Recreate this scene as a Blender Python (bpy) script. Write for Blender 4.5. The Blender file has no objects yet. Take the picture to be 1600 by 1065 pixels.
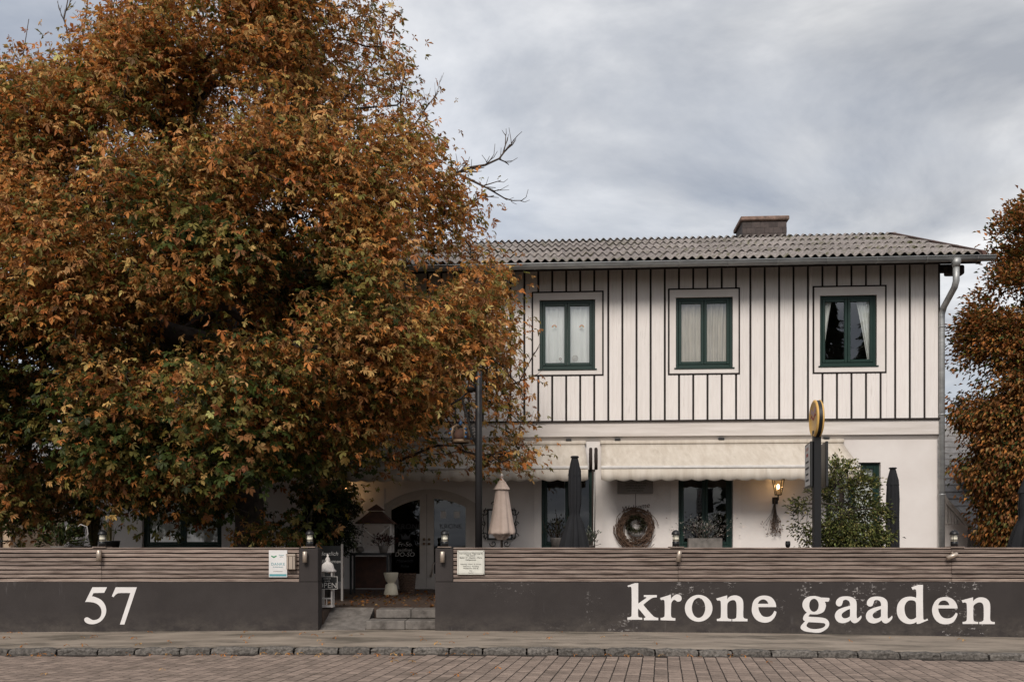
import bpy, math, random
import numpy as np
from mathutils import Vector, Matrix
random.seed(7); RNG = np.random.default_rng(7)
R = math.radians
scene = bpy.context.scene
COL = scene.collection

# ------------------------------------------------------------ camera, sky, sun, exposure
FPX, HOR, CZ = 1400.0, 850.0, 1.26          # focal length in photo pixels, horizon row, eye height
cam_d = bpy.data.cameras.new('camera'); cam = bpy.data.objects.new('camera', cam_d); COL.objects.link(cam)
cam.location = (0, 0, CZ); cam.rotation_euler = (R(90), 0, 0)
cam_d.sensor_width = 36; cam_d.lens = 36*FPX/1600; cam_d.shift_y = (HOR-532.5)/1600
cam_d.clip_start = 0.05; cam_d.clip_end = 2000
scene.camera = cam

SUN_EL, SUN_AZ = 39.0, 192.0                 # azimuth clockwise from +Y: behind the camera, a little to its left
world = bpy.data.worlds.new('World'); scene.world = world; world.use_nodes = True
wt = world.node_tree; wt.nodes.clear()
def wn(t, **k):
    n = wt.nodes.new(t)
    for a, b in k.items(): setattr(n, a, b)
    return n
sky = wn('ShaderNodeTexSky', sky_type='NISHITA', sun_disc=False)
sky.sun_elevation = R(SUN_EL); sky.sun_rotation = R(SUN_AZ); sky.altitude = 300; sky.dust_density = 2.0
bg_sky = wn('ShaderNodeBackground'); bg_sky.inputs['Strength'].default_value = 0.085
wt.links.new(sky.outputs[0], bg_sky.inputs['Color'])
tc = wn('ShaderNodeTexCoord')
sep = wn('ShaderNodeSeparateXYZ'); wt.links.new(tc.outputs['Generated'], sep.inputs[0])
zz = wn('ShaderNodeMath', operation='ABSOLUTE'); wt.links.new(sep.outputs['Z'], zz.inputs[0])
za = wn('ShaderNodeMath', operation='ADD'); wt.links.new(zz.outputs[0], za.inputs[0]); za.inputs[1].default_value = 0.22
dx = wn('ShaderNodeMath', operation='DIVIDE'); wt.links.new(sep.outputs['X'], dx.inputs[0]); wt.links.new(za.outputs[0], dx.inputs[1])
dy = wn('ShaderNodeMath', operation='DIVIDE'); wt.links.new(sep.outputs['Y'], dy.inputs[0]); wt.links.new(za.outputs[0], dy.inputs[1])
cmb = wn('ShaderNodeCombineXYZ'); wt.links.new(dx.outputs[0], cmb.inputs[0]); wt.links.new(dy.outputs[0], cmb.inputs[1])
mp = wn('ShaderNodeMapping'); mp.inputs['Rotation'].default_value = (0, 0, R(24)); mp.inputs['Scale'].default_value = (1.0, 1.25, 1); mp.inputs['Location'].default_value = (3.2, 1.4, 0)
wt.links.new(cmb.outputs[0], mp.inputs[0])
n1 = wn('ShaderNodeTexNoise'); n1.inputs['Scale'].default_value = 1.5; n1.inputs['Detail'].default_value = 7; n1.inputs['Roughness'].default_value = 0.57; n1.inputs['Distortion'].default_value = 0.35
wt.links.new(mp.outputs[0], n1.inputs['Vector'])
n2 = wn('ShaderNodeTexNoise'); n2.inputs['Scale'].default_value = 0.55; n2.inputs['Detail'].default_value = 5; n2.inputs['Roughness'].default_value = 0.5
wt.links.new(mp.outputs[0], n2.inputs['Vector'])
cr = wn('ShaderNodeValToRGB')                 # cloud tone: dark grey bellies to pale tops
e = cr.color_ramp.elements; e[0].position = 0.36; e[0].color = (0.33, 0.35, 0.39, 1); e[1].position = 0.65; e[1].color = (0.78, 0.775, 0.77, 1)
m = e.new(0.50); m.color = (0.51, 0.52, 0.54, 1)
wt.links.new(n1.outputs['Fac'], cr.inputs[0])
bg_c = wn('ShaderNodeBackground'); wt.links.new(cr.outputs[0], bg_c.inputs['Color']); bg_c.inputs['Strength'].default_value = 0.66
cov = wn('ShaderNodeMapRange'); cov.inputs['From Min'].default_value = 0.36; cov.inputs['From Max'].default_value = 0.56; cov.inputs['To Min'].default_value = 0.72; cov.inputs['To Max'].default_value = 1.0
wt.links.new(n2.outputs['Fac'], cov.inputs['Value'])
mx = wn('ShaderNodeMixShader'); wt.links.new(cov.outputs[0], mx.inputs[0]); wt.links.new(bg_sky.outputs[0], mx.inputs[1]); wt.links.new(bg_c.outputs[0], mx.inputs[2])
wo = wn('ShaderNodeOutputWorld'); wt.links.new(mx.outputs[0], wo.inputs[0])

sd = bpy.data.lights.new('sun', 'SUN'); sd.energy = 1.5; sd.angle = R(22); sd.color = (1.0, 0.93, 0.85)
so = bpy.data.objects.new('sun', sd); COL.objects.link(so); so.location = (-6, -20, 25)
_d = Vector((math.sin(R(SUN_AZ))*math.cos(R(SUN_EL)), math.cos(R(SUN_AZ))*math.cos(R(SUN_EL)), math.sin(R(SUN_EL))))
so.rotation_euler = (-_d).to_track_quat('-Z', 'Y').to_euler()
vs = scene.view_settings
vs.view_transform = 'Standard'; vs.look = 'None'; vs.gamma = 1; vs.use_curve_mapping = False; vs.exposure = 0.92
scene.render.engine = 'CYCLES'
scene.cycles.max_bounces = 5; scene.cycles.diffuse_bounces = 3; scene.cycles.glossy_bounces = 3; scene.cycles.transparent_max_bounces = 10

# ------------------------------------------------------------ helpers
def X(px, Y): return (px-800)/FPX*Y
def Z(py, Y): return CZ+(HOR-py)/FPX*Y
def P(px, py, Y): return Vector((X(px, Y), Y, Z(py, Y)))

class MB:
    def __init__(s): s.v = []; s.f = []
    def quad(s, a, b, c, d):
        i = len(s.v); s.v += [tuple(a), tuple(b), tuple(c), tuple(d)]; s.f.append((i, i+1, i+2, i+3)); return s
    def box(s, x0, y0, z0, x1, y1, z1):
        if x0 > x1: x0, x1 = x1, x0
        if y0 > y1: y0, y1 = y1, y0
        if z0 > z1: z0, z1 = z1, z0
        i = len(s.v)
        s.v += [(x0,y0,z0),(x1,y0,z0),(x1,y1,z0),(x0,y1,z0),(x0,y0,z1),(x1,y0,z1),(x1,y1,z1),(x0,y1,z1)]
        s.f += [(i,i+3,i+2,i+1),(i+4,i+5,i+6,i+7),(i,i+1,i+5,i+4),(i+1,i+2,i+6,i+5),(i+2,i+3,i+7,i+6),(i+3,i,i+4,i+7)]
        return s
    def tube(s, pts, rad, n=8, caps=True):
        pts = [Vector(p) for p in pts]
        if not hasattr(rad, '__len__'): rad = [rad]*len(pts)
        base = len(s.v); up = None
        for k, p in enumerate(pts):
            a = pts[max(0, k-1)]; b = pts[min(len(pts)-1, k+1)]
            t = (b-a)
            t = t.normalized() if t.length > 1e-9 else Vector((0, 0, 1))
            if up is None: up = Vector((0, 0, 1)) if abs(t.z) < 0.9 else Vector((0, 1, 0))
            u = t.cross(up)
            if u.length < 1e-6: u = t.cross(Vector((1, 0, 0)))
            u.normalize(); w = u.cross(t).normalized(); up = w
            for j in range(n):
                q = 2*math.pi*j/n
                s.v.append(tuple(p+u*math.cos(q)*rad[k]+w*math.sin(q)*rad[k]))
        for k in range(len(pts)-1):
            for j in range(n):
                a = base+k*n+j; b = base+k*n+(j+1) % n
                s.f.append((a, b, b+n, a+n))
        if caps:
            s.f.append(tuple(base+j for j in range(n-1, -1, -1)))
            l = base+(len(pts)-1)*n; s.f.append(tuple(l+j for j in range(n)))
        return s
    def lathe(s, prof, n=20, cx=0, cy=0, mod=None, caps=True):
        base = len(s.v)
        for k, (z, r) in enumerate(prof):
            for j in range(n):
                q = 2*math.pi*j/n
                rr = r*(mod(q, k/(len(prof)-1)) if mod else 1)
                s.v.append((cx+rr*math.cos(q), cy+rr*math.sin(q), z))
        for k in range(len(prof)-1):
            for j in range(n):
                a = base+k*n+j; b = base+k*n+(j+1) % n
                s.f.append((a, b, b+n, a+n))
        if caps:
            s.f.append(tuple(base+j for j in range(n-1, -1, -1)))
            l = base+(len(prof)-1)*n; s.f.append(tuple(l+j for j in range(n)))
        return s
    def prism(s, poly, y0, y1):          # polygon in x,z extruded along y
        n = len(poly); i = len(s.v)
        s.v += [(x, y0, z) for x, z in poly]+[(x, y1, z) for x, z in poly]
        s.f.append(tuple(range(i, i+n))); s.f.append(tuple(range(i+2*n-1, i+n-1, -1)))
        for k in range(n):
            l = (k+1) % n; s.f.append((i+k, i+n+k, i+n+l, i+l))
        return s
    def mesh(s, name, m=None, smooth=False):
        me = bpy.data.meshes.new(name); me.from_pydata(s.v, [], s.f)
        me.update()
        if m: me.materials.append(m)
        if smooth: me.polygons.foreach_set('use_smooth', [True]*len(me.polygons))
        return me
    def build(s, name, m, parent=None, smooth=False, loc=None, rotz=None):
        return link(name, s.mesh(name, m, smooth), parent, loc, rotz)
def link(name, me, parent=None, loc=None, rotz=None):
    o = bpy.data.objects.new(name, me); COL.objects.link(o)
    if parent: o.parent = parent
    if loc is not None: o.location = loc
    if rotz is not None: o.rotation_euler = (0, 0, rotz)
    return o
def tag(o, label=None, cat=None, group=None, kind=None):
    if label: o['label'] = label
    if cat: o['category'] = cat
    if group: o['group'] = group
    if kind: o['kind'] = kind
    return o
def empty(name, loc=(0, 0, 0), rotz=0, label=None, cat=None, group=None):
    o = bpy.data.objects.new(name, None); COL.objects.link(o); o.location = loc; o.rotation_euler = (0, 0, rotz)
    o.empty_display_size = 0.1
    return tag(o, label, cat, group)
def bevel(o, w=0.006, seg=1):
    md = o.modifiers.new('bevel', 'BEVEL'); md.width = w; md.segments = seg; md.limit_method = 'ANGLE'; return o
def copy_tree(o, parent=None):
    c = o.copy(); COL.objects.link(c)
    if parent: c.parent = parent
    for ch in list(o.children): copy_tree(ch, c)
    return c

# ---- materials
def mat(name, c, c2=None, rough=0.75, scale=6.0, detail=6, bump=0.0, bscale=60.0, metal=0.0, spec=0.35, stretch=(1, 1, 1),
        rnd=0.0, lo=0.35, hi=0.65, dirt=None, dscale=2.0, dlo=0.55, dhi=0.72, emit=None, estr=0.0, tone=None):
    m = bpy.data.materials.new(name); m.use_nodes = True; t = m.node_tree; b = t.nodes['Principled BSDF']
    b.inputs['Roughness'].default_value = rough; b.inputs['Metallic'].default_value = metal
    b.inputs['Specular IOR Level'].default_value = spec
    if c2 is None: c2 = tuple(x*0.82 for x in c)
    g = t.nodes.new('ShaderNodeNewGeometry')
    mpn = t.nodes.new('ShaderNodeMapping'); mpn.inputs['Scale'].default_value = stretch
    t.links.new(g.outputs['Position'], mpn.inputs[0])
    oi = t.nodes.new('ShaderNodeObjectInfo')
    n = t.nodes.new('ShaderNodeTexNoise'); n.inputs['Scale'].default_value = scale; n.inputs['Detail'].default_value = detail; n.inputs['Roughness'].default_value = 0.62
    t.links.new(mpn.outputs[0], n.inputs['Vector'])
    cr = t.nodes.new('ShaderNodeValToRGB'); cr.color_ramp.elements[0].position = lo; cr.color_ramp.elements[1].position = hi
    cr.color_ramp.elements[0].color = (*c2, 1); cr.color_ramp.elements[1].color = (*c, 1)
    t.links.new(n.outputs['Fac'], cr.inputs[0]); out = cr.outputs[0]
    if dirt:
        n2 = t.nodes.new('ShaderNodeTexNoise'); n2.inputs['Scale'].default_value = dscale; n2.inputs['Detail'].default_value = 8; n2.inputs['Roughness'].default_value = 0.68
        t.links.new(mpn.outputs[0], n2.inputs['Vector'])
        mr = t.nodes.new('ShaderNodeMapRange'); mr.inputs['From Min'].default_value = dlo; mr.inputs['From Max'].default_value = dhi
        t.links.new(n2.outputs['Fac'], mr.inputs['Value'])
        mxn = t.nodes.new('ShaderNodeMix'); mxn.data_type = 'RGBA'
        t.links.new(mr.outputs[0], mxn.inputs['Factor']); t.links.new(out, mxn.inputs['A']); mxn.inputs['B'].default_value = (*dirt, 1); out = mxn.outputs['Result']
    if rnd:
        mr = t.nodes.new('ShaderNodeMapRange'); mr.inputs['To Min'].default_value = 1-rnd; mr.inputs['To Max'].default_value = 1+rnd
        if tone:
            an = t.nodes.new('ShaderNodeAttribute'); an.attribute_name = tone; t.links.new(an.outputs['Fac'], mr.inputs['Value'])
        else: t.links.new(oi.outputs['Random'], mr.inputs['Value'])
        h = t.nodes.new('ShaderNodeHueSaturation'); t.links.new(mr.outputs[0], h.inputs['Value']); t.links.new(out, h.inputs['Color']); out = h.outputs[0]
    t.links.new(out, b.inputs['Base Color'])
    if bump:
        nb = t.nodes.new('ShaderNodeTexNoise'); nb.inputs['Scale'].default_value = bscale; nb.inputs['Detail'].default_value = 5
        t.links.new(mpn.outputs[0], nb.inputs['Vector'])
        bp = t.nodes.new('ShaderNodeBump'); bp.inputs['Strength'].default_value = bump; bp.inputs['Distance'].default_value = 0.01
        t.links.new(nb.outputs['Fac'], bp.inputs['Height']); t.links.new(bp.outputs[0], b.inputs['Normal'])
    if emit:
        b.inputs['Emission Color'].default_value = (*emit, 1); b.inputs['Emission Strength'].default_value = estr
    return m
def leaf_mat(name, trans=0.3, rough=0.55):
    m = bpy.data.materials.new(name); m.use_nodes = True; t = m.node_tree; t.nodes.clear()
    at = t.nodes.new('ShaderNodeAttribute'); at.attribute_name = 'Col'
    d = t.nodes.new('ShaderNodeBsdfPrincipled'); d.inputs['Roughness'].default_value = rough; d.inputs['Specular IOR Level'].default_value = 0.25
    tr = t.nodes.new('ShaderNodeBsdfTranslucent')
    t.links.new(at.outputs['Color'], d.inputs['Base Color']); t.links.new(at.outputs['Color'], tr.inputs['Color'])
    mx = t.nodes.new('ShaderNodeMixShader'); mx.inputs[0].default_value = trans
    t.links.new(d.outputs[0], mx.inputs[1]); t.links.new(tr.outputs[0], mx.inputs[2])
    o = t.nodes.new('ShaderNodeOutputMaterial'); t.links.new(mx.outputs[0], o.inputs[0])
    return m
def glass_mat(name, refl=0.14, tint=(0.8, 0.84, 0.82)):
    m = bpy.data.materials.new(name); m.use_nodes = True; t = m.node_tree; t.nodes.clear()
    gl = t.nodes.new('ShaderNodeBsdfGlossy'); gl.inputs['Roughness'].default_value = 0.015; gl.inputs['Color'].default_value = (0.95, 0.97, 1, 1)
    tp = t.nodes.new('ShaderNodeBsdfTransparent'); tp.inputs['Color'].default_value = (*tint, 1)
    fr = t.nodes.new('ShaderNodeFresnel'); fr.inputs['IOR'].default_value = 1.5
    ad = t.nodes.new('ShaderNodeMath'); ad.operation = 'ADD'; ad.use_clamp = True; ad.inputs[1].default_value = refl
    t.links.new(fr.outputs[0], ad.inputs[0])
    n = t.nodes.new('ShaderNodeTexNoise'); n.inputs['Scale'].default_value = 1.6
    g = t.nodes.new('ShaderNodeNewGeometry'); t.links.new(g.outputs['Position'], n.inputs['Vector'])
    bp = t.nodes.new('ShaderNodeBump'); bp.inputs['Strength'].default_value = 0.04; bp.inputs['Distance'].default_value = 0.05
    t.links.new(n.outputs['Fac'], bp.inputs['Height']); t.links.new(bp.outputs[0], gl.inputs['Normal'])
    mx = t.nodes.new('ShaderNodeMixShader'); t.links.new(ad.outputs[0], mx.inputs[0]); t.links.new(tp.outputs[0], mx.inputs[1]); t.links.new(gl.outputs[0], mx.inputs[2])
    o = t.nodes.new('ShaderNodeOutputMaterial'); t.links.new(mx.outputs[0], o.inputs[0])
    return m

M = {}
M['plaster'] = mat('plaster', (0.72, 0.675, 0.645), (0.66, 0.61, 0.58), 0.9, 1.2, bump=0.25, bscale=120, dirt=(0.42, 0.37, 0.33), dscale=0.9, dlo=0.62, dhi=0.85)
M['band'] = mat('band', (0.68, 0.63, 0.595), (0.56, 0.51, 0.47), 0.9, 1.5, stretch=(0.5, 1, 6), bump=0.2, bscale=90)
M['panel'] = mat('panel', (0.80, 0.752, 0.722), (0.73, 0.68, 0.648), 0.6, 3, stretch=(5, 1, 0.5), rnd=0.035, dirt=(0.46, 0.41, 0.37), dscale=3, dlo=0.58, dhi=0.86)
M['batten'] = mat('batten', (0.022, 0.0155, 0.0135), rough=0.8, scale=12)
M['backing'] = mat('backing', (0.018, 0.0135, 0.012), rough=0.9)
M['green'] = mat('green_paint', (0.0075, 0.029, 0.023), (0.006, 0.023, 0.018), 0.42, 5, bump=0.05)
M['surround'] = mat('surround', (0.75, 0.70, 0.665), (0.69, 0.64, 0.605), 0.85, 2, bump=0.15, bscale=100)
M['roof'] = mat('roof_cement', (0.36, 0.32, 0.30), (0.16, 0.14, 0.13), 0.95, 13, detail=10, bump=0.6, bscale=35, rnd=0.14, dirt=(0.085, 0.082, 0.034), dscale=2.2, dlo=0.52, dhi=0.66)
M['verge'] = mat('verge_metal', (0.12, 0.055, 0.04), (0.05, 0.035, 0.03), 0.6, 6)
M['zinc'] = mat('zinc', (0.40, 0.405, 0.40), (0.27, 0.275, 0.275), 0.5, 3, stretch=(1, 1, 3), metal=0.55, rnd=0.06)
M['timber'] = mat('dark_timber', (0.026, 0.017, 0.0135), rough=0.8, scale=10)
M['slate'] = mat('slate', (0.085, 0.066, 0.06), (0.055, 0.044, 0.042), 0.8, 12, bump=0.3, rnd=0.2)
M['cap'] = mat('chimney_cap', (0.30, 0.20, 0.16), (0.12, 0.085, 0.07), 0.95, 7, bump=0.5)
M['curtain'] = mat('curtain_white', (0.88, 0.90, 0.87), (0.80, 0.82, 0.79), 0.95, 4, stretch=(6, 1, 0.6))
M['drape'] = mat('drape_beige', (0.62, 0.57, 0.48), (0.48, 0.44, 0.36), 0.95, 4, stretch=(6, 1, 0.6))
M['glass'] = glass_mat('window_glass', 0.11, (0.98, 0.99, 0.985))
M['glass_dark'] = glass_mat('window_glass_dark', 0.02, (0.45, 0.48, 0.47))
M['wall'] = mat('charcoal_render', (0.042, 0.0355, 0.034), (0.034, 0.0285, 0.0272), 0.9, 2.4, bump=0.3, bscale=110)
def wall_mat():
    m = M['wall']; t = m.node_tree; b = t.nodes['Principled BSDF']; src = b.inputs['Base Color'].links[0].from_socket
    g = t.nodes.new('ShaderNodeNewGeometry')
    def noise(sc, det, st=(1, 1, 1), ro=0.6):
        mp_ = t.nodes.new('ShaderNodeMapping'); mp_.inputs['Scale'].default_value = st; t.links.new(g.outputs['Position'], mp_.inputs[0])
        n = t.nodes.new('ShaderNodeTexNoise'); n.inputs['Scale'].default_value = sc; n.inputs['Detail'].default_value = det; n.inputs['Roughness'].default_value = ro
        t.links.new(mp_.outputs[0], n.inputs['Vector']); return n.outputs['Fac']
    def rng(s, a, c):
        r = t.nodes.new('ShaderNodeMapRange'); r.inputs['From Min'].default_value = a; r.inputs['From Max'].default_value = c; t.links.new(s, r.inputs['Value']); return r.outputs[0]
    def mul(a, c):
        r = t.nodes.new('ShaderNodeMath'); r.operation = 'MULTIPLY'; t.links.new(a, r.inputs[0]); t.links.new(c, r.inputs[1]); return r.outputs[0]
    sx_ = t.nodes.new('ShaderNodeSeparateXYZ'); t.links.new(g.outputs['Position'], sx_.inputs[0])
    chips = mul(mul(rng(noise(16, 6, (1, 1, 1.6), .7), .585, .625), rng(noise(1.5, 3), .51, .60)), rng(sx_.outputs['X'], -.6, 2.4))
    streak = mul(rng(noise(7, 5, (2.2, 1, .35)), .60, .78), rng(noise(.7, 2), .56, .68))
    mx_ = t.nodes.new('ShaderNodeMix'); mx_.data_type = 'RGBA'; t.links.new(chips, mx_.inputs['Factor']); t.links.new(src, mx_.inputs['A']); mx_.inputs['B'].default_value = (.34, .32, .31, 1)
    m2_ = t.nodes.new('ShaderNodeMix'); m2_.data_type = 'RGBA'; t.links.new(streak, m2_.inputs['Factor']); t.links.new(mx_.outputs['Result'], m2_.inputs['A']); m2_.inputs['B'].default_value = (.15, .14, .14, 1)
    base_d = mul(rng(sx_.outputs['Z'], .30, -.05), rng(noise(5, 7, (1, 1, 1.5), .7), .40, .68))
    m3_ = t.nodes.new('ShaderNodeMix'); m3_.data_type = 'RGBA'; t.links.new(base_d, m3_.inputs['Factor']); t.links.new(m2_.outputs['Result'], m3_.inputs['A']); m3_.inputs['B'].default_value = (.085, .073, .063, 1)
    t.links.new(m3_.outputs['Result'], b.inputs['Base Color'])
wall_mat()
M['paint'] = mat('white_lettering', (0.74, 0.715, 0.70), (0.68, 0.65, 0.635), 0.7, 5, dirt=(0.22, 0.20, 0.19), dscale=11, dlo=0.66, dhi=0.72)
M['slat'] = mat('weathered_slat', (0.335, 0.262, 0.222), (0.090, 0.061, 0.049), 0.85, 3.4, detail=10, stretch=(0.8, 6, 18), bump=0.6, bscale=18, rnd=0.24, lo=0.30, hi=0.64, dirt=(0.045, 0.033, 0.028), dscale=1.1, dlo=0.55, dhi=0.75)
M['slat_end'] = mat('slat_frame', (0.018, 0.013, 0.011), rough=0.95)
M['concrete'] = mat('sidewalk_concrete', (0.33, 0.275, 0.222), (0.20, 0.165, 0.132), 0.92, 2.2, detail=13, stretch=(0.5, 1.3, 1), bump=0.5, bscale=55, dirt=(0.115, 0.097, 0.076), dscale=1.2, dlo=0.50, dhi=0.62)
M['granite'] = mat('granite_kerb', (0.165, 0.148, 0.132), (0.050, 0.045, 0.040), 0.9, 30, detail=9, bump=0.8, bscale=45, rnd=0.18)
for nm_, tn_ in (('paver', None), ('paver_field', 'Tone')):
    M[nm_] = mat(nm_, (0.285, 0.218, 0.178), (0.20, 0.152, 0.124), 0.88, 18, bump=0.4, bscale=90, rnd=0.22, dirt=(0.10, 0.078, 0.06), dscale=1.5, dlo=0.55, dhi=0.76, tone=tn_)
M['joint'] = mat('joint_dirt', (0.035, 0.025, 0.019), (0.018, 0.013, 0.010), 0.95, 20, bump=0.5)
M['soil'] = mat('ground_soil', (0.10, 0.10, 0.06), (0.07, 0.06, 0.04), 0.95, 0.6)
M['deck'] = mat('terrace_paving', (0.075, 0.048, 0.034), (0.045, 0.03, 0.022), 0.7, 5, bump=0.3, bscale=40)
M['step'] = mat('step_stone', (0.19, 0.17, 0.153), (0.11, 0.098, 0.088), 0.9, 8, bump=0.5, bscale=60, dirt=(0.05, 0.042, 0.037), dscale=2.2, dlo=0.48, dhi=0.66)
M['black'] = mat('black_metal', (0.0085, 0.0085, 0.0095), rough=0.45, scale=9, bump=0.05, spec=0.5)
M['pole'] = mat('dark_pole', (0.0125, 0.0115, 0.0125), rough=0.5, scale=9, bump=0.05, spec=0.4)
M['iron'] = mat('wrought_iron', (0.010, 0.0085, 0.008), rough=0.6, scale=20)
M['canvas'] = mat('cream_canvas', (0.60, 0.545, 0.475), (0.50, 0.44, 0.37), 0.95, 2.2, stretch=(3.5, 1, 0.5), dirt=(0.36, 0.31, 0.25), dscale=1.6, dlo=0.55, dhi=0.85)
M['beige'] = mat('beige_parasol_cloth', (0.63, 0.50, 0.425), (0.55, 0.43, 0.36), 0.95, 5, bump=0.1)
M['grey_cloth'] = mat('grey_parasol_cloth', (0.017, 0.0175, 0.020), (0.012, 0.0125, 0.0145), 0.9, 5, bump=0.1)
M['white_metal'] = mat('white_metal', (0.70, 0.67, 0.64), rough=0.5, scale=6)
M['white_wood'] = mat('white_wood', (0.70, 0.66, 0.62), (0.55, 0.51, 0.48), 0.7, 14)
M['door'] = mat('door_paint', (0.52, 0.465, 0.415), (0.45, 0.40, 0.355), 0.6, 4)
M['frost'] = mat('lamp_glass', (0.85, 0.80, 0.66), rough=0.3, scale=4)
M['steel'] = mat('brushed_steel', (0.55, 0.46, 0.38), (0.42, 0.35, 0.29), 0.4, 8, stretch=(1, 1, 0.2), metal=0.6)
M['sign_white'] = mat('sign_enamel', (0.70, 0.69, 0.62), rough=0.4, scale=8)
M['ink'] = mat('black_print', (0.02, 0.02, 0.02), rough=0.7)
M['chalk'] = mat('chalk', (0.55, 0.53, 0.50), rough=0.9, scale=30)
M['chalk_dim'] = mat('chalk_dim', (0.09, 0.09, 0.095), rough=0.9, scale=30)
M['board'] = mat('blackboard', (0.014, 0.015, 0.015), rough=0.7)
M['teal'] = mat('teal_print', (0.10, 0.32, 0.36), rough=0.6)
M['leafgreen'] = mat('green_print', (0.06, 0.28, 0.14), rough=0.6)
M['poster'] = mat('poster_paper', (0.74, 0.73, 0.72), rough=0.6, scale=3)
M['twig'] = mat('bark_twig', (0.085, 0.060, 0.045), (0.045, 0.033, 0.027), 0.9, 14, bump=0.4)
M['bark'] = mat('bark', (0.075, 0.058, 0.048), (0.03, 0.024, 0.02), 0.95, 8, bump=0.9, bscale=25)
M['wicker'] = mat('wicker', (0.15, 0.092, 0.062), (0.060, 0.036, 0.025), 0.9, 30, bump=0.6)
M['ceramic'] = mat('cream_ceramic', (0.66, 0.60, 0.47), rough=0.5, scale=3)
M['terracotta'] = mat('planter_grey', (0.20, 0.18, 0.165), (0.13, 0.12, 0.11), 0.9, 8)
M['rust'] = mat('rusty_sheet', (0.085, 0.040, 0.026), (0.045, 0.024, 0.018), 0.8, 7)
M['plaque'] = mat('grey_plaque', (0.27, 0.25, 0.235), rough=0.8, scale=5)
M['yellow'] = mat('yellow_enamel', (0.74, 0.45, 0.14), (0.66, 0.40, 0.12), 0.45, 3)
M['red'] = mat('red_print', (0.42, 0.06, 0.05), rough=0.6)
M['blue'] = mat('blue_enamel', (0.02, 0.06, 0.13), rough=0.4)
M['gold'] = mat('crown_bronze', (0.19, 0.125, 0.075), (0.12, 0.08, 0.05), 0.5, 12, metal=0.3)
M['pink'] = mat('pink_print', (0.55, 0.34, 0.32), rough=0.6)
M['tan'] = mat('tan_plaster', (0.45, 0.34, 0.24), rough=0.9, scale=1.5)
M['shingle'] = mat('grey_shingle', (0.30, 0.285, 0.275), (0.20, 0.19, 0.185), 0.85, 7, bump=0.3, rnd=0.15)
M['bulb'] = mat('lit_bulb', (1, 0.8, 0.5), rough=0.3, emit=(1.0, 0.62, 0.28), estr=7)
M['lampglass'] = glass_mat('lantern_glass', 0.05, (0.95, 0.9, 0.8))
M['leaf'] = leaf_mat('leaf', 0.38)
M['room'] = mat('painted_dark_room', (0.055, 0.048, 0.042), rough=0.9)  # darkness of the unlit rooms is put into this colour
M['leaf_small'] = leaf_mat('leaf_small', 0.25)

def text_mesh(body, size, m, extrude=0.0, align='CENTER', shear=0.0, sp=1.0):
    cu = bpy.data.curves.new('lettering', 'FONT'); cu.body = body; cu.size = size; cu.align_x = align; cu.extrude = extrude; cu.shear = shear; cu.space_character = sp; cu.resolution_u = 3
    o = bpy.data.objects.new('tmp', cu); COL.objects.link(o)
    bpy.context.view_layer.update()
    dg = bpy.context.evaluated_depsgraph_get()
    me = bpy.data.meshes.new_from_object(o.evaluated_get(dg)); me.name = 'lettering'
    bpy.data.objects.remove(o); bpy.data.curves.remove(cu)
    me.materials.clear(); me.materials.append(m)
    return me
def text(body, size, m, parent, loc, align='CENTER', rot=(R(90), 0, 0), name='lettering', shear=0.0, sp=1.0):
    o = link(name, text_mesh(body, size, m, 0.0006, align, shear, sp), parent, loc); o.rotation_euler = rot; return o

# ---- foliage toolkit
def leaf_template(nl, length, width, curl, fold, rs):
    V = []; F = []
    for k in range(nl):
        a = (k-(nl-1)/2)*(R(205)/max(nl-1, 1)) if nl > 1 else 0
        L = length*(1-0.33*abs(k-(nl-1)/2)/max((nl-1)/2, 1))*rs.uniform(0.85, 1.1); W = width*L
        cu = curl*rs.uniform(0.5, 1.5); fo = fold*rs.uniform(0.6, 1.4); tw = rs.uniform(-0.5, 0.5)*curl
        loc = []
        a += rs.uniform(-0.16, 0.16); tilt = rs.uniform(-0.25, 0.12)
        for (t, w) in ((0.03, 0), (0.66, 1), (0.66, 0), (0.66, -1), (1.0, 0)):
            x = t*L; y = w*W/2*math.cos(fo); z = (abs(w)*W/2*math.sin(fo))-cu*L*t*t+tilt*x
            y += tw*W*t*t
            loc.append((x*math.cos(a)-y*math.sin(a), x*math.sin(a)+y*math.cos(a), z))
        b = len(V); V += loc
        F += [(b, b+2, b+1), (b+1, b+2, b+4), (b, b+3, b+2), (b+3, b+4, b+2)]
    return np.array(V, float), np.array(F, int)
def light_template(nl, length, width, curl, fold, rs):
    V = []; F = []
    for k in range(nl):
        a = (k-(nl-1)/2)*(R(200)/max(nl-1, 1))+rs.uniform(-.22, .22)
        L = length*(1-0.33*abs(k-(nl-1)/2)/max((nl-1)/2, 1))*rs.uniform(0.7, 1.15); W = width*L*rs.uniform(.7, 1.2)
        cu = curl*rs.uniform(0.2, 1.7); fo = fold*rs.uniform(0.4, 1.5); sk = rs.uniform(-.4, .4)
        loc = []
        for (t, w) in ((0.02, 0), (rs.uniform(.58, .80), 1), (rs.uniform(.58, .80), -1), (1.0, 0)):
            x = t*L; y = w*W/2*math.cos(fo)+sk*W*t*t; z = abs(w)*W/2*math.sin(fo)-cu*L*t*t
            loc.append((x*math.cos(a)-y*math.sin(a), x*math.sin(a)+y*math.cos(a), z))
        b = len(V); V += loc; F += [(b, b+3, b+1), (b, b+2, b+3)]
    return np.array(V, float), np.array(F, int)
def simple_leaf(length, width, fold):
    V = np.array([(0, 0, 0), (0.5*length, width/2, fold*width), (length, 0, -0.15*length), (0.5*length, -width/2, fold*width)], float)
    return V, np.array([(0, 3, 2), (0, 2, 1)], int)
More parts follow.
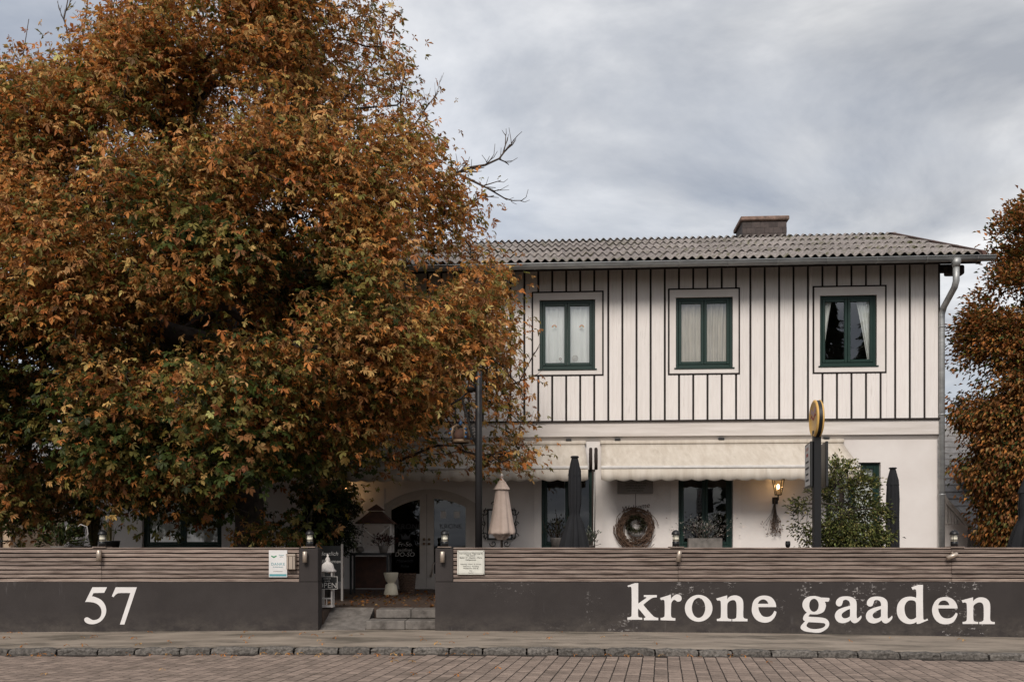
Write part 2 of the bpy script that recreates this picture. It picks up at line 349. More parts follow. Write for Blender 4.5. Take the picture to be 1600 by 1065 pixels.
def frames(out, down, rs, jit=0.5):
    n = len(out)
    o = out+rs.normal(0, jit, (n, 3)); o[:, 2] -= down*rs.uniform(0.3, 1.4, n)
    x = o/np.linalg.norm(o, axis=1)[:, None]
    u = np.tile(np.array([0, 0, 1.0]), (n, 1))+rs.normal(0, 0.45, (n, 3))
    y = np.cross(u, x); y /= np.maximum(np.linalg.norm(y, axis=1), 1e-6)[:, None]
    z = np.cross(x, y)
    return np.stack([x, y, z], axis=2)
def cloud_mesh(name, batches, m):
    Vs = []; Fs = []; Cs = []; off = 0
    for (tv, tf, pos, rot, sc, col) in batches:
        if len(pos) == 0: continue
        v = np.einsum('nij,kj->nki', rot, tv)*sc[:, None, None]+pos[:, None, :]
        k = len(tv); n = len(pos)
        f = tf[None]+(np.arange(n)*k)[:, None, None]+off
        Vs.append(v.reshape(-1, 3)); Fs.append(f.reshape(-1, 3)); Cs.append(np.repeat(col, k, axis=0)); off += n*k
    V = np.concatenate(Vs).astype(np.float32); F = np.concatenate(Fs).astype(np.int32); C = np.concatenate(Cs).astype(np.float32)
    me = bpy.data.meshes.new(name)
    me.vertices.add(len(V)); me.vertices.foreach_set('co', V.ravel())
    me.loops.add(F.size); me.loops.foreach_set('vertex_index', F.ravel())
    me.polygons.add(len(F)); me.polygons.foreach_set('loop_start', np.arange(0, F.size, 3, dtype=np.int32))
    me.update(calc_edges=True)
    ca = me.color_attributes.new('Col', 'FLOAT_COLOR', 'POINT')
    ca.data.foreach_set('color', np.concatenate([C, np.ones((len(C), 1), np.float32)], axis=1).ravel())
    me.materials.append(m)
    return me
def in_poly(p, poly):
    x, y = p[:, 0], p[:, 1]; r = np.zeros(len(p), bool); n = len(poly)
    for i in range(n):
        x0, y0 = poly[i]; x1, y1 = poly[(i+1) % n]
        c = ((y0 > y) != (y1 > y)) & (x < (x1-x0)*(y-y0)/((y1-y0) if y1 != y0 else 1e-9)+x0)
        r ^= c
    return r
def poly_dist(p, poly):
    d = np.full(len(p), 1e9); n = len(poly)
    for i in range(n):
        a = np.array(poly[i], float); b = np.array(poly[(i+1) % n], float); ab = b-a
        t = np.clip(((p-a)@ab)/(ab@ab+1e-9), 0, 1); d = np.minimum(d, np.linalg.norm(p-(a+t[:, None]*ab), axis=1))
    return d
def fnoise(p, s, seed):
    rs = np.random.default_rng(seed); o = np.zeros(len(p))
    for k in range(6):
        w = rs.normal(0, 1, 3)*s*(1+0.35*k); o += np.sin(p@w+rs.uniform(0, 6.28))/(1+0.3*k)
    return o/2.6
def crown_points(poly, Y0, wf, wb, dmax, n, rs, shell=0.5, gap=0.0, gs=1.2, seed=3):
    P_ = np.array(poly); lo = P_.min(0); hi = P_.max(0); out = []
    while sum(len(o) for o in out) < n:
        q = rs.uniform(lo, hi, (n*2, 2)); q = q[in_poly(q, poly)]
        d = poly_dist(q, poly); a = np.clip(d/dmax, 0, 1); h = np.sqrt(1-(1-a)**2)
        s = np.where(rs.random(len(q)) < 0.62, -1, 1); t = 1-shell*rs.random(len(q))**1.3
        y = Y0+np.where(s < 0, -wf, wb)*h*t
        p = np.stack([q[:, 0], y, q[:, 1]], axis=1)
        keep = fnoise(p, gs, seed) > gap-1+rs.random(len(p))*0.3
        out.append(p[keep])
    return np.concatenate(out)[:n]
def branch_mesh(nodes, parent, rads, n=5):
    mb = MB()
    for i, p in enumerate(parent):
        if p < 0: continue
        a = Vector(nodes[p]); b = Vector(nodes[i]); mid = (a+b)/2+Vector(RNG.normal(0, 0.04, 3))*(b-a).length
        mb.tube([a, mid, b], [min(rads[p], rads[i]*1.5), rads[i]*1.15, rads[i]], n if rads[i] > 0.02 else 4, caps=False)
    return mb
def grow(start, pts, k=0.35):
    """tree skeleton: each crown point joins the nearest node, weighted by path length back to the trunk"""
    nodes = [np.array(s, float) for s in start]; par = [-1]+list(range(len(start)-1)); L = [0.0]
    for i in range(1, len(start)): L.append(L[-1]+np.linalg.norm(nodes[i]-nodes[i-1]))
    root = nodes[-1]; order = np.argsort(np.linalg.norm(pts-root, axis=1))
    N = np.zeros((len(start)+len(pts), 3)); N[:len(start)] = start; LL = np.zeros(len(N)); LL[:len(start)] = L; c = len(start)
    for i in order:
        d = np.linalg.norm(N[max(1, len(start)-3):c]-pts[i], axis=1); cost = d+k*LL[max(1, len(start)-3):c]
        j = int(np.argmin(cost))+max(1, len(start)-3); N[c] = pts[i]; LL[c] = LL[j]+np.linalg.norm(N[j]-pts[i]); par.append(j); c += 1
    cnt = np.ones(c)
    for i in range(c-1, 0, -1): cnt[par[i]] += cnt[i]
    return N, par, cnt

# ============================================================ THE SETTING
GX = [(-60, -0.10), (-7.5, -0.022), (-2.8, 0.004), (-0.94, 0.0), (3.37, -0.031), (7.5, -0.097), (12, -0.16), (60, -0.16)]
def gz(x): return float(np.interp(x, [a for a, _ in GX], [b for _, b in GX]))
WY = 13.1            # front face of the street wall
KY = 10.86           # front edge of the kerb
def strip(name, y0, y1, off, m, x0=-60, x1=60, thick=0.0):
    mb = MB(); xs = sorted(set([x0, x1]+[a for a, _ in GX]+list(np.arange(-12, 12.1, 1.0))))
    xs = [x for x in xs if x0 <= x <= x1]
    for a, b in zip(xs[:-1], xs[1:]): mb.quad((a, y0, gz(a)+off), (b, y0, gz(b)+off), (b, y1, gz(b)+off), (a, y1, gz(a)+off))
    return tag(mb.build(name, m), kind='structure')
g = MB().quad((-500, -500, -0.4), (500, -500, -0.4), (500, 900, -0.4), (-500, 900, -0.4)).build('ground', M['soil']); tag(g, kind='structure')
strip('sidewalk', KY+0.1, 14.05, 0.0, M['concrete'])
road = strip('road', -7, KY+0.12, -0.0714, M['joint'])
# --- road setts: rows run off to the right of the view, staggered column by column
PA = R(9.5); pdx = Vector((math.cos(PA), -math.sin(PA), 0)); pdy = Vector((math.sin(PA), math.cos(PA), 0))
PW, PL = 0.143, 0.172
def sett_mesh(rs):
    mb = MB(); w, l, h = PW/2-0.0042, PL/2-0.0085, 0.040; c = 0.0035
    j = lambda: rs.uniform(-0.0022, 0.0022)
    lo = [(-w, -l), (w, -l), (w, l), (-w, l)]; a = len(mb.v)
    mb.v += [(x+j(), y+j(), 0) for x, y in lo]+[(x, y, h-c) for x, y in lo]+[((abs(x)-c)*math.copysign(1, x), (abs(y)-c)*math.copysign(1, y), h+j()*0.1) for x, y in lo]
    for k in range(4):
        n = (k+1) % 4; mb.f += [(a+k, a+n, a+4+n, a+4+k), (a+4+k, a+4+n, a+8+n, a+8+k)]
    mb.f.append((a+8, a+9, a+10, a+11)); return mb
rs = random.Random(11)
SETT = [sett_mesh(rs) for _ in range(8)]
spots = []
for ci in range(-75, 80):
    off = rs.uniform(0, PL); bend = 0.0
    for ri in range(-8, 28):
        p = Vector((0.8, 8.3, 0))+pdx*(ci*PW+rs.uniform(-.002, .002))+pdy*(ri*PL+off+rs.uniform(-.003, .003))
        if 8.0 < p.y < KY-0.095 and -8.6 < p.x < 8.8: spots.append(p)
vis = [p for p in spots if (CZ-gz(p.x)+0.09)/p.y*FPX < 215 and abs(p.x/p.y)*FPX < 800]
vis.sort(key=lambda p: p.y+0.12*abs(p.x)); near = set(id(p) for p in vis[:300])
SM = [s.mesh('paver', M['paver'], True) for s in SETT]
for s in SM: s.polygons.foreach_set('use_smooth', [False]*len(s.polygons))
field = MB(); tones = []
for p in spots:
    k = rs.randrange(8); z = gz(p.x)-0.110+rs.uniform(-0.0003, 0.0005); rz = -PA+rs.uniform(-0.02, 0.02)
    if id(p) in near:
        o = link('paver', SM[k], road, (p.x, p.y, z), rz)
    else:
        b = len(field.v); ca, sa = math.cos(rz), math.sin(rz)
        field.v += [(p.x+x*ca-y*sa, p.y+x*sa+y*ca, z+zz_) for x, y, zz_ in SETT[k].v]; field.f += [tuple(i+b for i in f) for f in SETT[k].f]; tones += [rs.random()]*len(SETT[k].v)
fo_ = tag(field.build('paver_field', M['paver_field'], road), kind='stuff'); ta_ = fo_.data.attributes.new('Tone', 'FLOAT', 'POINT'); ta_.data.foreach_set('value', tones)
# --- kerb of granite blocks
kerb = tag(strip('kerb', KY+0.02, KY+0.11, -0.03, M['joint'], -30, 30), kind='structure')
x = -9.5
while x < 9.6:
    w = rs.uniform(0.36, 0.62); mb = MB(); nx = 7; d = 0.11
    ys = [0.0, 0.012, 0.05, d]; sec = [(0.0, -0.125), (-0.004, -0.06), (0.0, -0.022), (0.022, 0.0), (d, 0.003)]
    for i in range(nx+1):
        xx = 0.011+(w-0.022)*i/nx; e_ = 0.016 if i in (0, nx) else 0
        for (yy, zz_) in sec:
            mb.v.append((xx, yy+e_*0.8+rs.uniform(-.011, .011), zz_-e_*(zz_ > -0.05)+rs.uniform(-.008, .006)))
    ns = len(sec)
    for i in range(nx):
        for j in range(ns-1):
            a = i*ns+j; mb.f.append((a, a+ns, a+ns+1, a+1))
    mb.f.append(tuple(range(ns))); mb.f.append(tuple(nx*ns+q for q in range(ns-1, -1, -1)))
    o = mb.build('kerb_stone', M['granite'], kerb, loc=(x, KY+rs.uniform(-.01, .01), gz(x+w/2)+0.006+rs.uniform(-.004, .006)), rotz=rs.uniform(-.012, .012))
    x += w
# --- terrace behind the wall, steps and ramp
TZ = 0.27
XL, XR = X(497, WY), X(680, WY)            # entrance gap
tb = MB()
tb.box(-26, 13.36, -0.2, XL+0.02, 30, TZ); tb.box(XL+0.021, 14.0, -0.2, XR-0.021, 30, TZ); tb.box(XR-0.02, 13.36, -0.2, 26, 30, TZ)
tag(tb.build('terrace', M['deck']), kind='structure')
sx = X(588, 13.6)
st = empty('stone_steps', (0, 0, 0), label='two worn grey stone steps up to the terrace between the charcoal walls', cat='steps')
for (x0, y0, z1) in ((X(572, 13.2), 13.20, 0.135), (sx, 13.58, TZ+0.004)):
    mid = (x0+XR)/2+0.06
    for a, b in ((x0, mid-0.003), (mid+0.003, XR-0.003)):
        bevel(MB().box(a, y0, z1-0.13, b, y0+0.45, z1).build('tread', M['step'], st), 0.012, 2)
rp = MB(); xa, xb = XL+0.004, X(571, 13.2)
rp.v = [(xa, 13.16, 0.004), (xb, 13.16, 0.004), (xb+0.0, 14.02, TZ+0.005), (xa, 14.02, TZ+0.005), (xa, 13.16, -0.1), (xb, 13.16, -0.1), (xb, 14.02, -0.1), (xa, 14.02, -0.1)]
rp.f = [(0, 1, 2, 3), (0, 4, 5, 1), (1, 5, 6, 2), (2, 6, 7, 3), (3, 7, 4, 0)]
rr = rp.build('entrance_ramp', M['step']); tag(rr, 'sloping grey concrete ramp beside the entrance steps', 'ramp')

# ============================================================ STREET WALLS
WT = 1.205; WL_ = 0.71          # top of the wall and ledge under the slats
def smooth_contour(pts):
    out = []; n = len(pts)
    for i in range(n):
        p = pts[i]; q = pts[(i+1) % n]; a = np.array(p[:2], float); b = np.array(q[:2], float)
        sp, sq = len(p) > 2, len(q) > 2
        if not sp and not sq: out.append(tuple(a)); continue
        pr = np.array(pts[i-1][:2], float); nx = np.array(pts[(i+2) % n][:2], float); ln = np.linalg.norm(b-a)
        def tang(prev, nxt):
            t = nxt-prev; l = np.linalg.norm(t); return t/l*ln if l > 0 else t
        ta = tang(pr, b) if sp else None; tb_ = tang(a, nx) if sq else None
        if ta is None: ta = 2*(b-a)-tb_ if np.dot(2*(b-a)-tb_, b-a) > 0 else (b-a)
        if tb_ is None: tb_ = 2*(b-a)-ta if np.dot(2*(b-a)-ta, b-a) > 0 else (b-a)
        for k in range(7):
            t = k/7; h1 = 2*t**3-3*t**2+1; h2 = t**3-2*t**2+t; h3 = -2*t**3+3*t**2; h4 = t**3-t**2
            out.append(tuple(h1*a+h2*ta+h3*b+h4*tb_))
    return out
def ellipse(cx, cy, rx, ry, n=40): return [(cx+rx*math.cos(2*math.pi*k/n), cy+ry*math.sin(2*math.pi*k/n)) for k in range(n)]
def glyph(contours, ox, oy, sc, parent, m, Y):
    cu = bpy.data.curves.new('letter', 'CURVE'); cu.dimensions = '2D'; cu.fill_mode = 'BOTH'; cu.extrude = 0.0012
    for c in contours:
        s = cu.splines.new('POLY'); s.points.add(len(c)-1); s.use_cyclic_u = True
        for k, (a, b) in enumerate(c): s.points[k].co = (X(ox+a/sc, Y), Z(oy+b/sc, Y), 0, 1)
    o = bpy.data.objects.new('tmp', cu); COL.objects.link(o); bpy.context.view_layer.update()
    me = bpy.data.meshes.new_from_object(o.evaluated_get(bpy.context.evaluated_depsgraph_get())); bpy.data.objects.remove(o)
    me.materials.clear(); me.materials.append(m)
    r = link('letter', me, parent, (0, Y-0.004, 0)); r.rotation_euler = (R(90), 0, 0); return r
S = 1
k_ = [(65,92),(140,66),(174,66),(174,270),(258,212),(246,204,S),(230,206),(230,185),(360,185),(360,208),(330,210,S),(300,222,S),(225,282),(325,395,S),(350,408,S),(374,412),(374,436),(230,436),(230,412),(246,408,S),(240,396,S),(174,318),(174,395,S),(184,407,S),(214,410),(214,431),(65,431),(65,408),(98,402,S),(107,388,S),(107,120,S),(100,104,S),(76,106)]
r_ = [(392,214),(500,180),(502,226),(525,196,S),(560,178,S),(596,190,S),(608,220,S),(594,246,S),(566,250,S),(540,234,S),(522,238,S),(506,262,S),(503,290),(503,396,S),(514,410,S),(545,414),(545,440),(397,436),(397,412),(428,406,S),(437,392,S),(437,250,S),(428,234,S),(402,236)]
n_ = [(952,220),(1063,188),(1063,228),(1090,200,S),(1135,188,S),(1180,196,S),(1212,222,S),(1224,265,S),(1224,400,S),(1234,416,S),(1266,422),(1266,447),(1114,447),(1114,424),(1146,418,S),(1155,402,S),(1155,270,S),(1140,240,S),(1112,236,S),(1082,250,S),(1065,275),(1065,402,S),(1074,418,S),(1106,424),(1106,446),(960,444),(960,422),(990,416,S),(999,400,S),(999,262,S),(992,242,S),(966,242)]
e_o = [(1553,305),(1375,305),(1385,350,S),(1415,392,S),(1455,404,S),(1500,392,S),(1535,342),(1555,352),(1535,410,S),(1490,450,S),(1430,460,S),(1360,436,S),(1316,375,S),(1310,310,S),(1330,240,S),(1380,200,S),(1440,190,S),(1500,205,S),(1540,250,S)]
e_i = [(1370,272),(1390,240,S),(1422,228,S),(1455,240,S),(1474,272)]
g_o = [(400,308),(500,312),(525,322,S),(520,352,S),(505,370),(455,368),(470,400,S),(472,440,S),(440,515,S),(370,550,S),(300,556,S),(240,552),(216,580),(235,590,S),(320,595,S),(430,605,S),(490,630,S),(522,685,S),(505,745,S),(440,800,S),(370,824,S),(260,818,S),(160,802,S),(105,765,S),(105,730,S),(135,690,S),(170,655),(140,635,S),(140,600,S),(160,560,S),(195,530),(145,475,S),(128,415,S),(150,345,S),(210,298,S),(300,285,S),(350,292,S)]
g_i2 = [(220,670),(400,680,S),(455,690,S),(465,715,S),(430,750,S),(340,770,S),(250,765,S),(195,735,S),(190,710,S)]
a_o = [(715,395,S),(700,425,S),(665,438,S),(630,420,S),(620,380,S),(640,335,S),(690,300,S),(780,290,S),(860,305,S),(910,345,S),(925,400,S),(925,580,S),(935,612,S),(960,600,S),(990,570),(998,590),(985,625,S),(945,665,S),(900,685,S),(860,672,S),(835,638),(790,668,S),(720,685,S),(650,665,S),(610,610,S),(608,555,S),(640,500,S),(710,462,S),(828,430),(828,400,S),(810,360,S),(765,340,S),(730,352,S),(722,375,S)]
a_i = [(828,475),(770,500,S),(715,540,S),(705,575,S),(730,608,S),(770,612,S),(805,600,S),(828,580)]
d_o = [(300,150),(395,115),(462,115),(465,560,S),(475,598,S),(520,582),(535,605),(410,655),(375,658),(370,628),(330,650,S),(260,658,S),(180,630,S),(120,565,S),(98,475,S),(115,380,S),(170,310,S),(240,282,S),(310,280,S),(368,295),(368,200,S),(355,178,S),(318,184)]
d_i = [(365,370),(345,340,S),(295,328,S),(245,345,S),(210,400,S),(205,460,S),(225,540,S),(270,588,S),(320,592,S),(368,565)]
e2_o = [(942,442),(672,442),(690,510,S),(735,565,S),(800,582,S),(860,568,S),(900,530,S),(918,500),(942,515),(920,580,S),(870,640,S),(780,662,S),(690,645,S),(620,580,S),(588,480,S),(605,390,S),(660,315,S),(750,285,S),(840,295,S),(910,350,S)]
e2_i = [(675,398),(700,350,S),(750,332,S),(800,348,S),(828,398)]
n2_ = [(998,330),(1157,288),(1157,345),(1200,305,S),(1260,288,S),(1330,300,S),(1380,345,S),(1395,410,S),(1395,590,S),(1410,620,S),(1458,630),(1458,660),(1243,660),(1243,630),(1290,618,S),(1303,595,S),(1303,420,S),(1285,372,S),(1245,358,S),(1195,375,S),(1162,410),(1162,595,S),(1178,620,S),(1228,628),(1228,658),(1012,658),(1012,628),(1058,618,S),(1070,590,S),(1070,400,S),(1060,365,S),(1015,366)]
five = [(410,198),(680,198),(628,300),(430,305),(400,365),(480,385,S),(580,440,S),(645,530,S),(665,630,S),(640,730,S),(570,820,S),(480,868,S),(390,880,S),(310,862,S),(262,815,S),(268,770,S),(310,752,S),(355,770,S),(400,797,S),(450,803,S),(520,780,S),(565,725,S),(578,640,S),(555,565,S),(500,510,S),(420,478,S),(275,470)]
seven = [(840,198),(1230,198),(1000,885),(918,885),(1112,305),(930,305,S),(870,315,S),(800,380),(768,365)]
sm = smooth_contour
def street_wall(name, x0, x1, pier0, pier1, joints, label):
    w = empty(name, ((x0+x1)/2, WY, 0), label=label, cat='wall'); c = w.location
    mb = MB(); xs = [x0]+[v for v in np.arange(math.ceil(x0), x1, 1.0) if x0 < v < x1]+[x1]
    def pt(x, y, z): return (x-c.x, y-c.y, z)
    TH = 0.27
    for a, b in zip(xs[:-1], xs[1:]):        # rendered base
        mb.quad(pt(a, WY, -0.4), pt(b, WY, -0.4), pt(b, WY, WL_), pt(a, WY, WL_))
    mb.quad(pt(x0, WY, WL_), pt(x1, WY, WL_), pt(x1, WY+TH, WL_), pt(x0, WY+TH, WL_))
    mb.quad(pt(x1, WY+TH, -0.4), pt(x0, WY+TH, -0.4), pt(x0, WY+TH, WL_), pt(x1, WY+TH, WL_))
    mb.quad(pt(x0, WY+TH, -0.4), pt(x0, WY, -0.4), pt(x0, WY, WL_), pt(x0, WY+TH, WL_))
    mb.quad(pt(x1, WY, -0.4), pt(x1, WY+TH, -0.4), pt(x1, WY+TH, WL_), pt(x1, WY, WL_))
    mb.build('base', M['wall'], w)
    bevel(MB().box(pier0-c.x, 0.0, WL_+0.0, pier1-c.x, TH, WT).build('pier', M['wall'], w), 0.015, 2)
    s0, s1 = (x0, pier0) if pier0 > (x0+x1)/2 else (pier1, x1)
    MB().box(s0-c.x, 0.06, WL_, s1-c.x, 0.09, WT-0.012).build('slat_backing', M['slat_end'], w)
    js = [s0]+joints+[s1]; rs = random.Random(name); pitch = (WT-WL_-0.01)/8
    for a, b in zip(js[:-1], js[1:]):
        for k in range(8):
            z0 = WL_+0.006+k*pitch; h = pitch-0.017
            mb = MB(); n = max(2, int((b-a)/0.5)); yy = 0.018+rs.uniform(-.007, .007)
            for i in range(n+1):
                xx = a+0.003+(b-a-0.006)*i/n-c.x; dz = rs.uniform(-.0025, .0025)
                mb.v += [(xx, yy, z0+dz), (xx, yy, z0+h+dz), (xx, yy+0.032, z0+h+dz), (xx, yy+0.032, z0+dz)]
            for i in range(n):
                q = i*4
                for j in range(4): mb.f.append((q+j, q+4+j, q+4+(j+1) % 4, q+(j+1) % 4))
            mb.f += [(0, 1, 2, 3), (n*4+3, n*4+2, n*4+1, n*4)]
            mb.build('slat', M['slat'], w)
    bevel(MB().box(s0-c.x+0.002, 0.012, WT-0.012, s1-c.x-0.002, TH, WT+0.008).build('top_board', M['slat'], w), 0.004)
    return w
wl = street_wall('street_wall', -15.0, XL, X(467, WY), XL, [X(-230, WY), X(158, WY)], 'charcoal street wall with house number 57 and weathered wooden slats')
wr = street_wall('street_wall', XR, 15.0, XR, X(708, WY), [X(1060, WY), X(1488, WY), X(1890, WY)], 'charcoal street wall with white lettering krone gaaden and wooden slats')
for wobj, gl in ((wr, [([sm(k_)], 970, 6.4), ([sm(r_)], 970, 6.4), ([ellipse(778, 317, 138, 134), ellipse(777, 313, 67, 100)], 970, 6.4), ([sm(n_)], 970, 6.4), ([sm(e_o), sm(e_i)], 970, 6.4),
                       ([sm(g_o), ellipse(298, 422, 70, 96), sm(g_i2)], 1240, 9.41), ([sm(a_o), sm(a_i)], 1240, 9.41), ([sm([(q[0]+455, q[1]+3)+q[2:] for q in a_o]), sm([(q[0]+455, q[1]+3)+q[2:] for q in a_i])], 1240, 9.41),
                       ([sm(d_o), sm(d_i)], 1390, 8.889), ([sm(e2_o), sm(e2_i)], 1390, 8.889), ([sm(n2_)], 1390, 8.889)]),
                 (wl, [([sm(five)], 110, 11.83), ([sm(seven)], 110, 11.83)])):
    for cs, ox, sc in gl:
        o = glyph(cs, ox, 900, sc, None, M['paint'], WY); o.parent = wobj; o.location = (-wobj.location.x, -0.004, 0)

# ============================================================ THE INN
TH = R(3.4); HO = Vector((-1.41, 19.8, 0)); HU = Vector((math.cos(TH), -math.sin(TH), 0)); HV = Vector((math.sin(TH), math.cos(TH), 0))
def ua(px, v=0.0):
    k = (px-800)/FPX
    return (k*(HO.y+v*HV.y)-HO.x-v*HV.x)/(HU.x-k*HU.y)
def hz(py, u, v=0.0): return CZ+(HOR-py)/FPX*(HO.y+u*HU.y+v*HV.y)
def HP(u, v, z): return HO+HU*u+HV*v+Vector((0, 0, z))
house = empty('inn_building', HO, -TH, 'white two storey inn with dark striped cladding and corrugated roof', 'building')
UL, UR = ua(100), ua(1465); DEP = 8.6
ZC = 3.95; ZE = 7.27           # cladding foot, wall head
ZR, VR, VE = 9.31, 4.3, -0.80  # ridge height, ridge depth, eave depth
ZEV = 7.17
def wall_holes(mb, u0, u1, z0, z1, holes, v, dep):
    us = sorted(set([u0, u1]+[h[0] for h in holes]+[h[1] for h in holes])); zs = sorted(set([z0, z1]+[h[2] for h in holes]+[h[3] for h in holes]))
    for a, b in zip(us[:-1], us[1:]):
        for c, d in zip(zs[:-1], zs[1:]):
            m_, n_2 = (a+b)/2, (c+d)/2
            if any(h[0] < m_ < h[1] and h[2] < n_2 < h[3] for h in holes): continue
            mb.quad((a, v, c), (b, v, c), (b, v, d), (a, v, d))
    for h in holes:
        a, b, c, d = h[:4]
        mb.quad((a, v, d), (b, v, d), (b, v+dep, d), (a, v+dep, d)); mb.quad((a, v+dep, c), (b, v+dep, c), (b, v, c), (a, v, c))
        mb.quad((a, v, c), (a, v, d), (a, v+dep, d), (a, v+dep, c)); mb.quad((b, v+dep, c), (b, v+dep, d), (b, v, d), (b, v, c))
# openings: (px0, px1, py_top, py_bottom)
def rect(p0, p1, t, b, v=0.0):
    a, c = ua(p0, v), ua(p1, v); m_ = (a+c)/2
    return (a, c, hz(b, m_, v), hz(t, m_, v))
UPW = [(831, 943, 455, 587, 843, 930, 468, 576), (1044, 1156, 450, 585, 1056, 1145, 464, 574), (1270, 1385, 446, 583, 1281, 1370, 461, 571),
       (629, 741, 459, 590, 641, 728, 472, 579), (427, 540, 463, 593, 440, 527, 476, 582)]
LOW = [(846, 930, 733, 856), (1060, 1145, 732, 856), (1343, 1376, 722, 860), (222, 346, 770, 856)]
CV = -0.10                    # face of the cladding
up_frame = [rect(*w[4:8], v=CV) for w in UPW]; up_trim = [rect(*w[0:4], v=CV) for w in UPW]
lowr = [rect(*w) for w in LOW]; lowr[2] = (lowr[2][1]-1.15, lowr[2][1], lowr[2][2], lowr[2][3])
DR = (ua(600), ua(745), TZ, hz(762, ua(672)))
mb = MB(); wall_holes(mb, UL, UR, 0, ZC, lowr+[DR], 0.0, 0.22)
mb.quad((UR, 0, 0), (UR, DEP, 0), (UR, DEP, ZE), (UR, 0, ZE)); mb.quad((UL, DEP, 0), (UL, 0, 0), (UL, 0, ZE), (UL, DEP, ZE))
mb.quad((UR, DEP, 0), (UL, DEP, 0), (UL, DEP, ZE), (UR, DEP, ZE))
for u in (UL, UR): mb.v += [(u, 0, ZE), (u, DEP, ZE), (u, VR, ZR-0.12)]; mb.f.append((len(mb.v)-3, len(mb.v)-2, len(mb.v)-1))
mb.quad((UL, 0.25, ZC-0.1), (UR, 0.25, ZC-0.1), (UR, DEP, ZC-0.1), (UL, DEP, ZC-0.1))
mb.build('ground_floor_wall', M['plaster'], house)
for u in [(lowr[0][0]-0.16, lowr[0][0]-0.004), (lowr[0][1]+0.004, lowr[0][1]+0.16), (lowr[1][0]-0.17, lowr[1][0]-0.004), (lowr[1][1]+0.004, lowr[1][1]+0.17)]:
    MB().box(u[0], -0.018, 1.0, u[1], 0.03, hz(695, u[0])).build('window_surround', M['surround'], house)
bz0, bz1, bz2 = hz(690, 4), hz(682, 4), ZC-0.03
MB().box(UL-0.02, -0.10, bz1, UR+0.03, 0.05, bz2).build('plaster_band', M['band'], house)
mb = MB(); mb.v = [(UL, 0.01, bz0), (UR, 0.01, bz0), (UR, -0.045, bz1-0.03), (UL, -0.045, bz1-0.03), (UR, -0.045, bz1+0.01), (UL, -0.045, bz1+0.01)]; mb.f = [(0, 1, 2, 3), (3, 2, 4, 5)]
mb.build('cove_moulding', M['band'], house)
MB().box(UL-0.02, -0.145, ZC-0.032, UR+0.03, 0.05, ZC).build('drip_flashing', M['batten'], house)
# upper floor: dark backing, panels standing proud of it, slim battens in the joints
mb = MB(); wall_holes(mb, UL, UR, ZC-0.001, ZE+0.1, up_frame, CV+0.035, 0.16); ub = mb.build('upper_wall', M['backing'], house)
MB().quad((UL, 1.8, ZC), (UR, 1.8, ZC), (UR, 1.8, ZE), (UL, 1.8, ZE)).build('dark_room_backdrop', M['room'], house)  # added dark sheet, painted shade of the rooms behind the upper windows
MB().quad((UL, 1.6, 0), (UR, 1.6, 0), (UR, 1.6, ZC-.11), (UL, 1.6, ZC-.11)).build('dark_room_backdrop', M['room'], house)  # same painted room shade behind the ground floor windows
b0, b1 = ua(775.8, CV), ua(1262.6, CV); pit = (b1-b0)/22; GAPW = 0.043
def panel(a, b, z0, z1):
    if b-a < 0.03 or z1-z0 < 0.05: return
    w = b-a; p = [(0, 0.03), (0.001, 0.003), (0.006, 0.0)]
    if w > 0.2:
        for t in (0.32, 0.66): c = w*t; p += [(c-0.012, 0.0), (c-0.006, 0.006), (c+0.006, 0.006), (c+0.012, 0.0)]
    p += [(w-0.006, 0.0), (w-0.001, 0.003), (w, 0.03)]
    mb = MB(); n = len(p)
    mb.v = [(a+x, CV+y, z0) for x, y in p]+[(a+x, CV+y, z1) for x, y in p]
    mb.f = [(i, i+1, n+i+1, n+i) for i in range(n-1)]+[tuple(range(n-1, -1, -1)), tuple(range(n, 2*n))]
    mb.build('panel', M['panel'], ub)
def zcuts(a, b):
    c = (a+b)/2; segs = [(ZC+0.004, ZE+0.06)]
    for t in up_trim:
        if t[0]-0.01 < c < t[1]+0.01:
            segs = [(ZC+0.004, t[2]-0.004), (t[3]+0.004, ZE+0.06)]
    return segs
u = b0
while u > UL: u -= pit
while u < UR:
    if u > UL+0.02:
        for s in zcuts(u-GAPW/2, u+GAPW/2): MB().box(u-GAPW/2+0.004, CV+0.008, s[0], u+GAPW/2-0.004, CV+0.034, s[1]).build('batten', M['batten'], ub)
    a, b = max(u+GAPW/2, UL), min(u+pit-GAPW/2, UR-0.03)
    edges = [a, b]
    for t in up_trim:
        for q in (t[0]-0.004, t[1]+0.004):
            if a < q < b: edges.append(q)
    edges.sort()
    for c, d in zip(edges[:-1], edges[1:]):
        for s in zcuts(c, d): panel(c, d, s[0], s[1])
    u += pit
MB().box(UR-0.028, CV-0.004, ZC, UR+0.012, 0.1, ZE).build('corner_board', M['batten'], ub)
